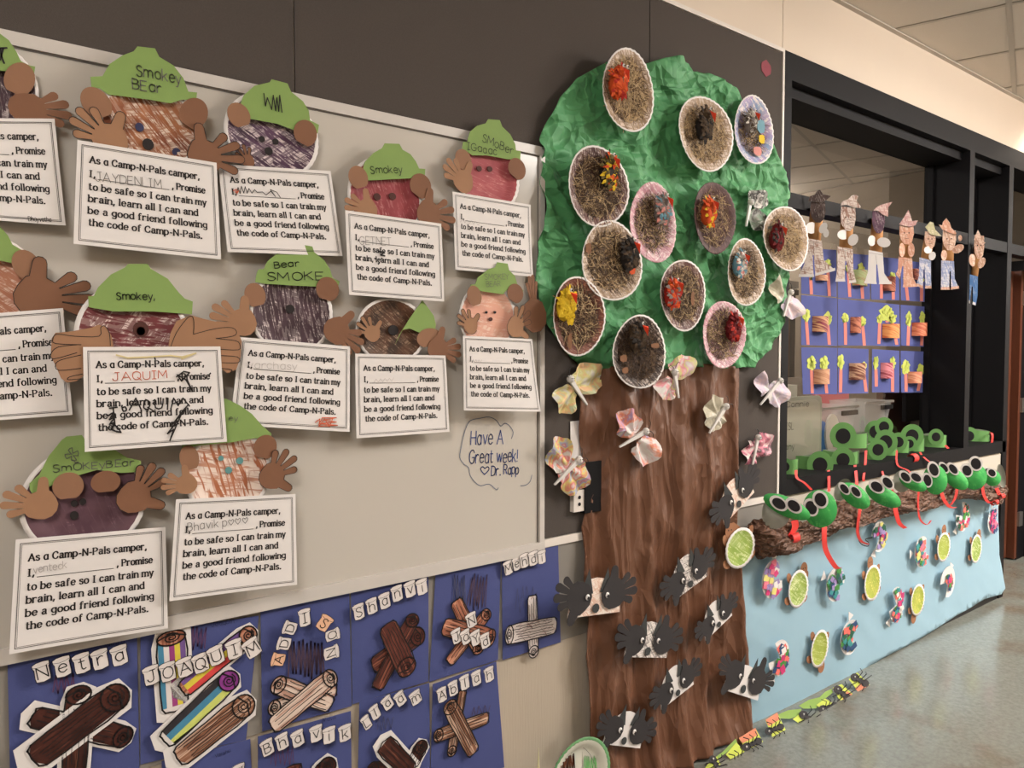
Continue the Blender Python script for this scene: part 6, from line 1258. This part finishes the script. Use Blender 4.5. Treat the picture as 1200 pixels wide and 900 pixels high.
# ------------------------------------------------------------------ collage fish
tcols = {k: base_mat('tissue_'+k, c, .6, .12, 60) for k, c in dict(magenta=(196, 52, 110), pink=(222, 120, 140), navy=(44, 70, 110), green=(66, 132, 60), teal=(60, 140, 140), white=(222, 218, 214), yellow=(214, 204, 120), coral=(226, 110, 100), lilac=(150, 130, 180), dkgreen=(36, 86, 66)).items()}
def fish(label, cx, cy, w_, h_, wedge, cols, rot=0, tail=None, fill=1.0, d=.042, nsq=40):
    """plate with a wedge (mouth) cut away around angle wedge; the wedge is glued on as tail"""
    x, z = W(cx, cy, d); rx, rz = w_/2*mx(cx), h_/2/sc(cx); t = thing('collage_fish', label, 'fish', (x, -.02, z-rz), 'tissue collage paper plate fish'); ro = R(rot)
    def pt(a, r_): return (x+rx*r_*math.cos(a)*math.cos(ro)-rz*r_*math.sin(a)*math.sin(ro), z+rx*r_*math.cos(a)*math.sin(ro)+rz*r_*math.sin(a)*math.cos(ro))
    a0, a1 = R(wedge+34), R(wedge+360-34)
    q = MB(); q.slab([pt(0, 0)]+[pt(a0+(a1-a0)*i/26, 1) for i in range(27)], d, .0015, tilt=lambda X, Z: .012-.05*abs(X-x)); q.build('plate', white, t)
    ta = R(tail if tail is not None else wedge+180); c_ = pt(ta, 1.0); n_ = Vector((math.cos(ta), math.sin(ta))); v_ = Vector((-n_.y, n_.x))
    q = MB(); q.slab([(c_[0]-n_.x*.012, c_[1]-n_.y*.012), (c_[0]+n_.x*.026+v_.x*.024, c_[1]+n_.y*.026+v_.y*.024), (c_[0]+n_.x*.026-v_.x*.024, c_[1]+n_.y*.026-v_.y*.024)], d-.003, .0012); tl = q.build('tail_fin', white, t)
    q = MB(); ms = [tcols[c] for c in cols]
    for i in range(nsq):
        a = random.uniform(a0+.12, a1-.12); r_ = math.sqrt(random.random())*.86*fill; px_, pz_ = pt(a, r_); s_ = random.uniform(.013, .020); b = random.uniform(0, 1.5)
        q.slab([(px_+s_*1.2*math.cos(b+k*1.57), pz_+s_*math.sin(b+k*1.57)) for k in range(4)], d+.0155-.05*abs(px_-x)+.0004*(i % 9), .0004, i % len(ms))
    q.build('tissue_collage', ms, t, kind='stuff')
fish('lilac and magenta fish with a coral tail lobe, leftmost in the upper row', 903, 678, 24, 45, 20, ['lilac', 'magenta', 'pink', 'lilac', 'white', 'yellow'], 0, 70)
fish('green and navy fish directly under the longest red tongue', 977, 684, 21, 40, 320, ['green', 'navy', 'dkgreen', 'teal', 'lilac'], 0, 150)
fish('pink and navy fish at the lower left of the blue paper', 911, 770, 24, 42, 150, ['magenta', 'navy', 'coral', 'white', 'green'], 0, 250)
fish('teal and green fish right of the tilted turtle', 994, 746, 22, 40, 330, ['dkgreen', 'teal', 'navy', 'coral', 'green'], 20, 60)
fish('multicoloured white-gapped fish in the lower middle', 1048, 708, 16, 42, 160, ['green', 'magenta', 'navy', 'white', 'teal', 'coral'], 0, 235)
fish('rainbow fish with green patches left of the upper turtle', 1078, 646, 16, 36, 15, ['green', 'teal', 'pink', 'navy', 'coral', 'yellow'], 0, 180)
fish('fish just below the branch with a thin black curled strip beside it', 1028, 628, 17, 36, 200, ['magenta', 'yellow', 'dkgreen', 'navy', 'lilac'], 5, 250)
fish('mostly white fish with a small clump of colour and a green tail', 1109, 681, 17, 36, 230, ['magenta', 'green', 'coral', 'navy'], -15, 60, .5, nsq=24)
fish('slim red and green fish under the folded tongue', 1126, 605, 15, 34, 140, ['coral', 'dkgreen', 'white', 'green', 'magenta'], -8, 240)
fish('pink and black fish at the right end of the blue paper', 1162, 610, 12, 30, 20, ['magenta', 'pink', 'navy'], -6, 90)
q = MB(); q.ribbon([V3(x, y, .05) for x, y in smooth([(1006, 622), (1006, 632), (1010, 638), (1017, 640), (1018, 636), (1014, 632), (1022, 630)], k=4)], .005); toplevel(q, 'pipe_cleaner', ink, 'thin black curled strip beside the fish below the branch', 'strip')
# brown flaps beside the big turtle
for pts, lab in (([(850, 616), (860, 612), (868, 618), (862, 628), (852, 624)], 'small rounded brown paper flap above the big turtle'), ([(876, 615), (893, 617), (900, 632), (894, 642), (882, 650), (874, 644), (884, 632)], 'dark brown torn paper flap between the big turtle and the branch')):
    q = MB(); q.slab(PX(pts, .06), .06, .001); toplevel(q, 'paper_flap', brownt if 'rounded' in lab else brownp, lab, 'paper flap')
# ================================================================== ANT CARDS ALONG THE FLOOR
limec = base_mat('lime_card', (188, 200, 84), .75, .05); corc = base_mat('coral_strip', (206, 128, 98), .75, .05); grassg = base_mat('leaf_green_paper', (126, 156, 76), .75, .05)
Z8 = lambda x, y: crop(820, 760, 5.714, [(x, y)])[0]
def tiltd(zt, zb, dt, db):
    return lambda x, z: db+(dt-db)*max(0, min(1, (z-zb)/max(1e-4, zt-zb)))
def VF(px, py):
    """a point of the leaning row of cards: plane from the floor (0.16 out) up to the wall"""
    r = ray(px, py); n = Vector((0, -1, .75)); p0 = Vector((0, -.13, .004)); t = (p0-CAM).dot(n)/r.dot(n); return CAM+r*t
nF = Vector((0, -1, .75)).normalized()
def lean(q, pts, off, m=0, t=.0008):
    P = [VF(*p)+nF*off for p in pts]; n = len(P)
    q.add([tuple(p) for p in P]+[tuple(p-nF*t) for p in P], [tuple(range(n)), tuple(range(2*n-1, n-1, -1))]+[(i, n+i, n+(i+1) % n, (i+1) % n) for i in range(n)], m)
def antcard(label, card, strip, ax, ay, rot, s_=1.0):
    s_ *= 1.08
    cen = VF(*Z8(ax, ay)); t = thing('ant_card', label, 'ant card', (cen.x, cen.y, 0.0), 'ant cards leaning along the floor')
    q = MB(); lean(q, [Z8(*p) for p in card], 0); q.build('card', limec, t)
    if strip: q = MB(); lean(q, [Z8(*p) for p in strip], .0012); q.build('coral_strip', corc, t)
    c, s0 = math.cos(R(rot)), math.sin(R(rot))
    def pp(u, v): return Z8(ax+(u*c-v*s0)*s_, ay+(u*s0+v*c)*s_)
    q = MB()
    for u, rr, rv in ((-40, 30, 26), (0, 20, 18), (36, 28, 24)):
        lean(q, [pp(u+rr*math.cos(k*.6283), rv*math.sin(k*.6283)) for k in range(10)], .003+.001*(u == 0))
    q.build('ant_body', blackcard, t)
    for k, u in enumerate((-22, 0, 22)):
        for sg in (-1, 1):
            q = MB(); a0, b0 = pp(u, sg*8), pp(u+(u*.9), sg*62); m0 = pp(u*1.3, sg*38)
            P = [VF(*a0)+nF*.004, VF(*m0)+nF*.02, VF(*b0)+nF*.008]; q.tube([tuple(p) for p in P], .0018, 5); q.build('leg', blackcard, t)
    e = VF(*pp(-44, 0))+nF*.006; q = MB(); q.ball(e, (.004, .003, .004), 0, 8, 5); q.build('eye', white, t)
antcard('nearest ant card at the bottom edge of the picture, black oval ant', [(35, 800), (50, 780), (115, 722), (150, 800), (130, 840), (60, 850)], None, 105, 778, 60, .9)
antcard('second nearest ant card, all lime, ant pointing down', [(175, 710), (245, 628), (345, 742), (352, 800), (285, 820)], None, 255, 745, -30, 1.0)
antcard('ant card with a coral strip along its top, third from the near end', [(262, 600), (372, 532), (440, 655), (340, 725)], [(262, 600), (372, 532), (388, 580), (285, 636)], 350, 640, -25, 1.0)
antcard('ant card with a coral strip, last one in front of the blue paper', [(440, 478), (518, 430), (580, 552), (500, 628)], [(440, 478), (518, 430), (535, 475), (462, 520)], 500, 540, -20, .95)
antcard('ant card lying flatter beside the brightest grass strip', [(622, 472), (690, 425), (745, 520), (832, 490), (735, 548)], [(705, 520), (832, 480), (738, 548)], 728, 470, 35, 1.0)
antcard('ant card with lime corner pointing down, middle of the row', [(782, 378), (840, 335), (950, 400), (900, 470)], None, 862, 395, -15, .95)
antcard('ant card split by a coral strip, third from the far end', [(890, 262), (950, 238), (1055, 330), (1008, 390), (930, 335)], [(955, 342), (985, 285), (1055, 330), (1008, 390)], 955, 305, 40, 1.0)
antcard('farthest ant card, spiky ant over a coral strip', [(998, 205), (1055, 160), (1145, 250), (1080, 312)], [(1040, 268), (1075, 235), (1145, 255), (1080, 312)], 1072, 215, 30, .95)
for pts, lab in (([(105, 730), (160, 690), (250, 600), (262, 640), (190, 690), (120, 745)], 'green paper grass strip nearest the camera between the ant cards'), ([(528, 440), (600, 410), (690, 400), (682, 440), (610, 468), (545, 465)], 'green paper grass strip behind the flat ant card'), ([(670, 380), (740, 340), (830, 318), (842, 345), (785, 398), (700, 400)], 'green paper grass strip in the middle of the ant row'), ([(812, 320), (850, 285), (890, 268), (900, 290), (845, 335)], 'short green paper grass strip towards the far end')):
    q = MB(); lean(q, [Z8(*p) for p in pts], -.006); toplevel(q, 'grass_strip', grassg, lab, 'paper grass', group='paper grass strips')
# ------------------------------------------------------------------ green-rimmed plate at the bottom
dpl = .10; px0 = W(676, 911, dpl); t = thing('decorated_plate', 'paper plate with green fluted rim standing at the foot of the trunk', 'paper plate', (px0[0], -dpl, 0))
r0 = 47/sc(676); q = MB(); plate_mesh(q, px0[0], px0[1], r0, r0, 0, dpl, .016, 44, 0, 1, .92); q.build('plate', [base_mat('plate_cream', (206, 204, 190), .6, .03), base_mat('green_rim_print', (92, 140, 92), .6, .25, 120)], t, True)
q = MB(); 
for st in zig(658, 886, 674, 902, 16, 3): q.ribbon([V3(x, y, dpl+.003) for x, y in st], .005)
q.build('brown_crayon_patch', base_mat('brown_crayon_patch', (118, 66, 44), .7, .2), t)
q = MB()
for st in zig(684, 888, 700, 905, 12, 3): q.ribbon([V3(x, y, dpl+.003) for x, y in st], .003)
q.build('green_crayon_patch', base_mat('green_crayon_patch', (96, 170, 90), .7, .2), t)
q = MB(); q.ribbon([V3(x, y, dpl+.004) for x, y in smooth([(662, 905), (668, 885), (680, 875), (692, 885), (700, 905)], k=4)], .0015); q.build('pencil_arch', pencil, t)
q = MB(); q.add([tuple(V3(682, 877, dpl+.02)), tuple(V3(683.5, 905, dpl+.045)), tuple(V3(681.5, 905, dpl+.01))], [(0,1,2)]); q.build('paper_fin', white, t)
b0 = W(676, 925, dpl); q = MB(); q.slab([(px0[0]-.05, .001), (px0[0]+.05, .001), (px0[0]+.02, px0[1]-.02), (px0[0]-.02, px0[1]-.02)], dpl-.004, .002); q.build('card_prop', white, t)
a = W(631, 920, .14); tp2 = W(631.5, 876, .14); q = MB()
q.tube([(a[0], -.14, 0), (a[0], -.14, tp2[1])], [.02, .0005], 10); toplevel(q, 'paper_cone', base_mat('cream_card', (214, 206, 164), .7, .04), 'slim cream paper cone left of the green-rimmed plate', 'paper cone')
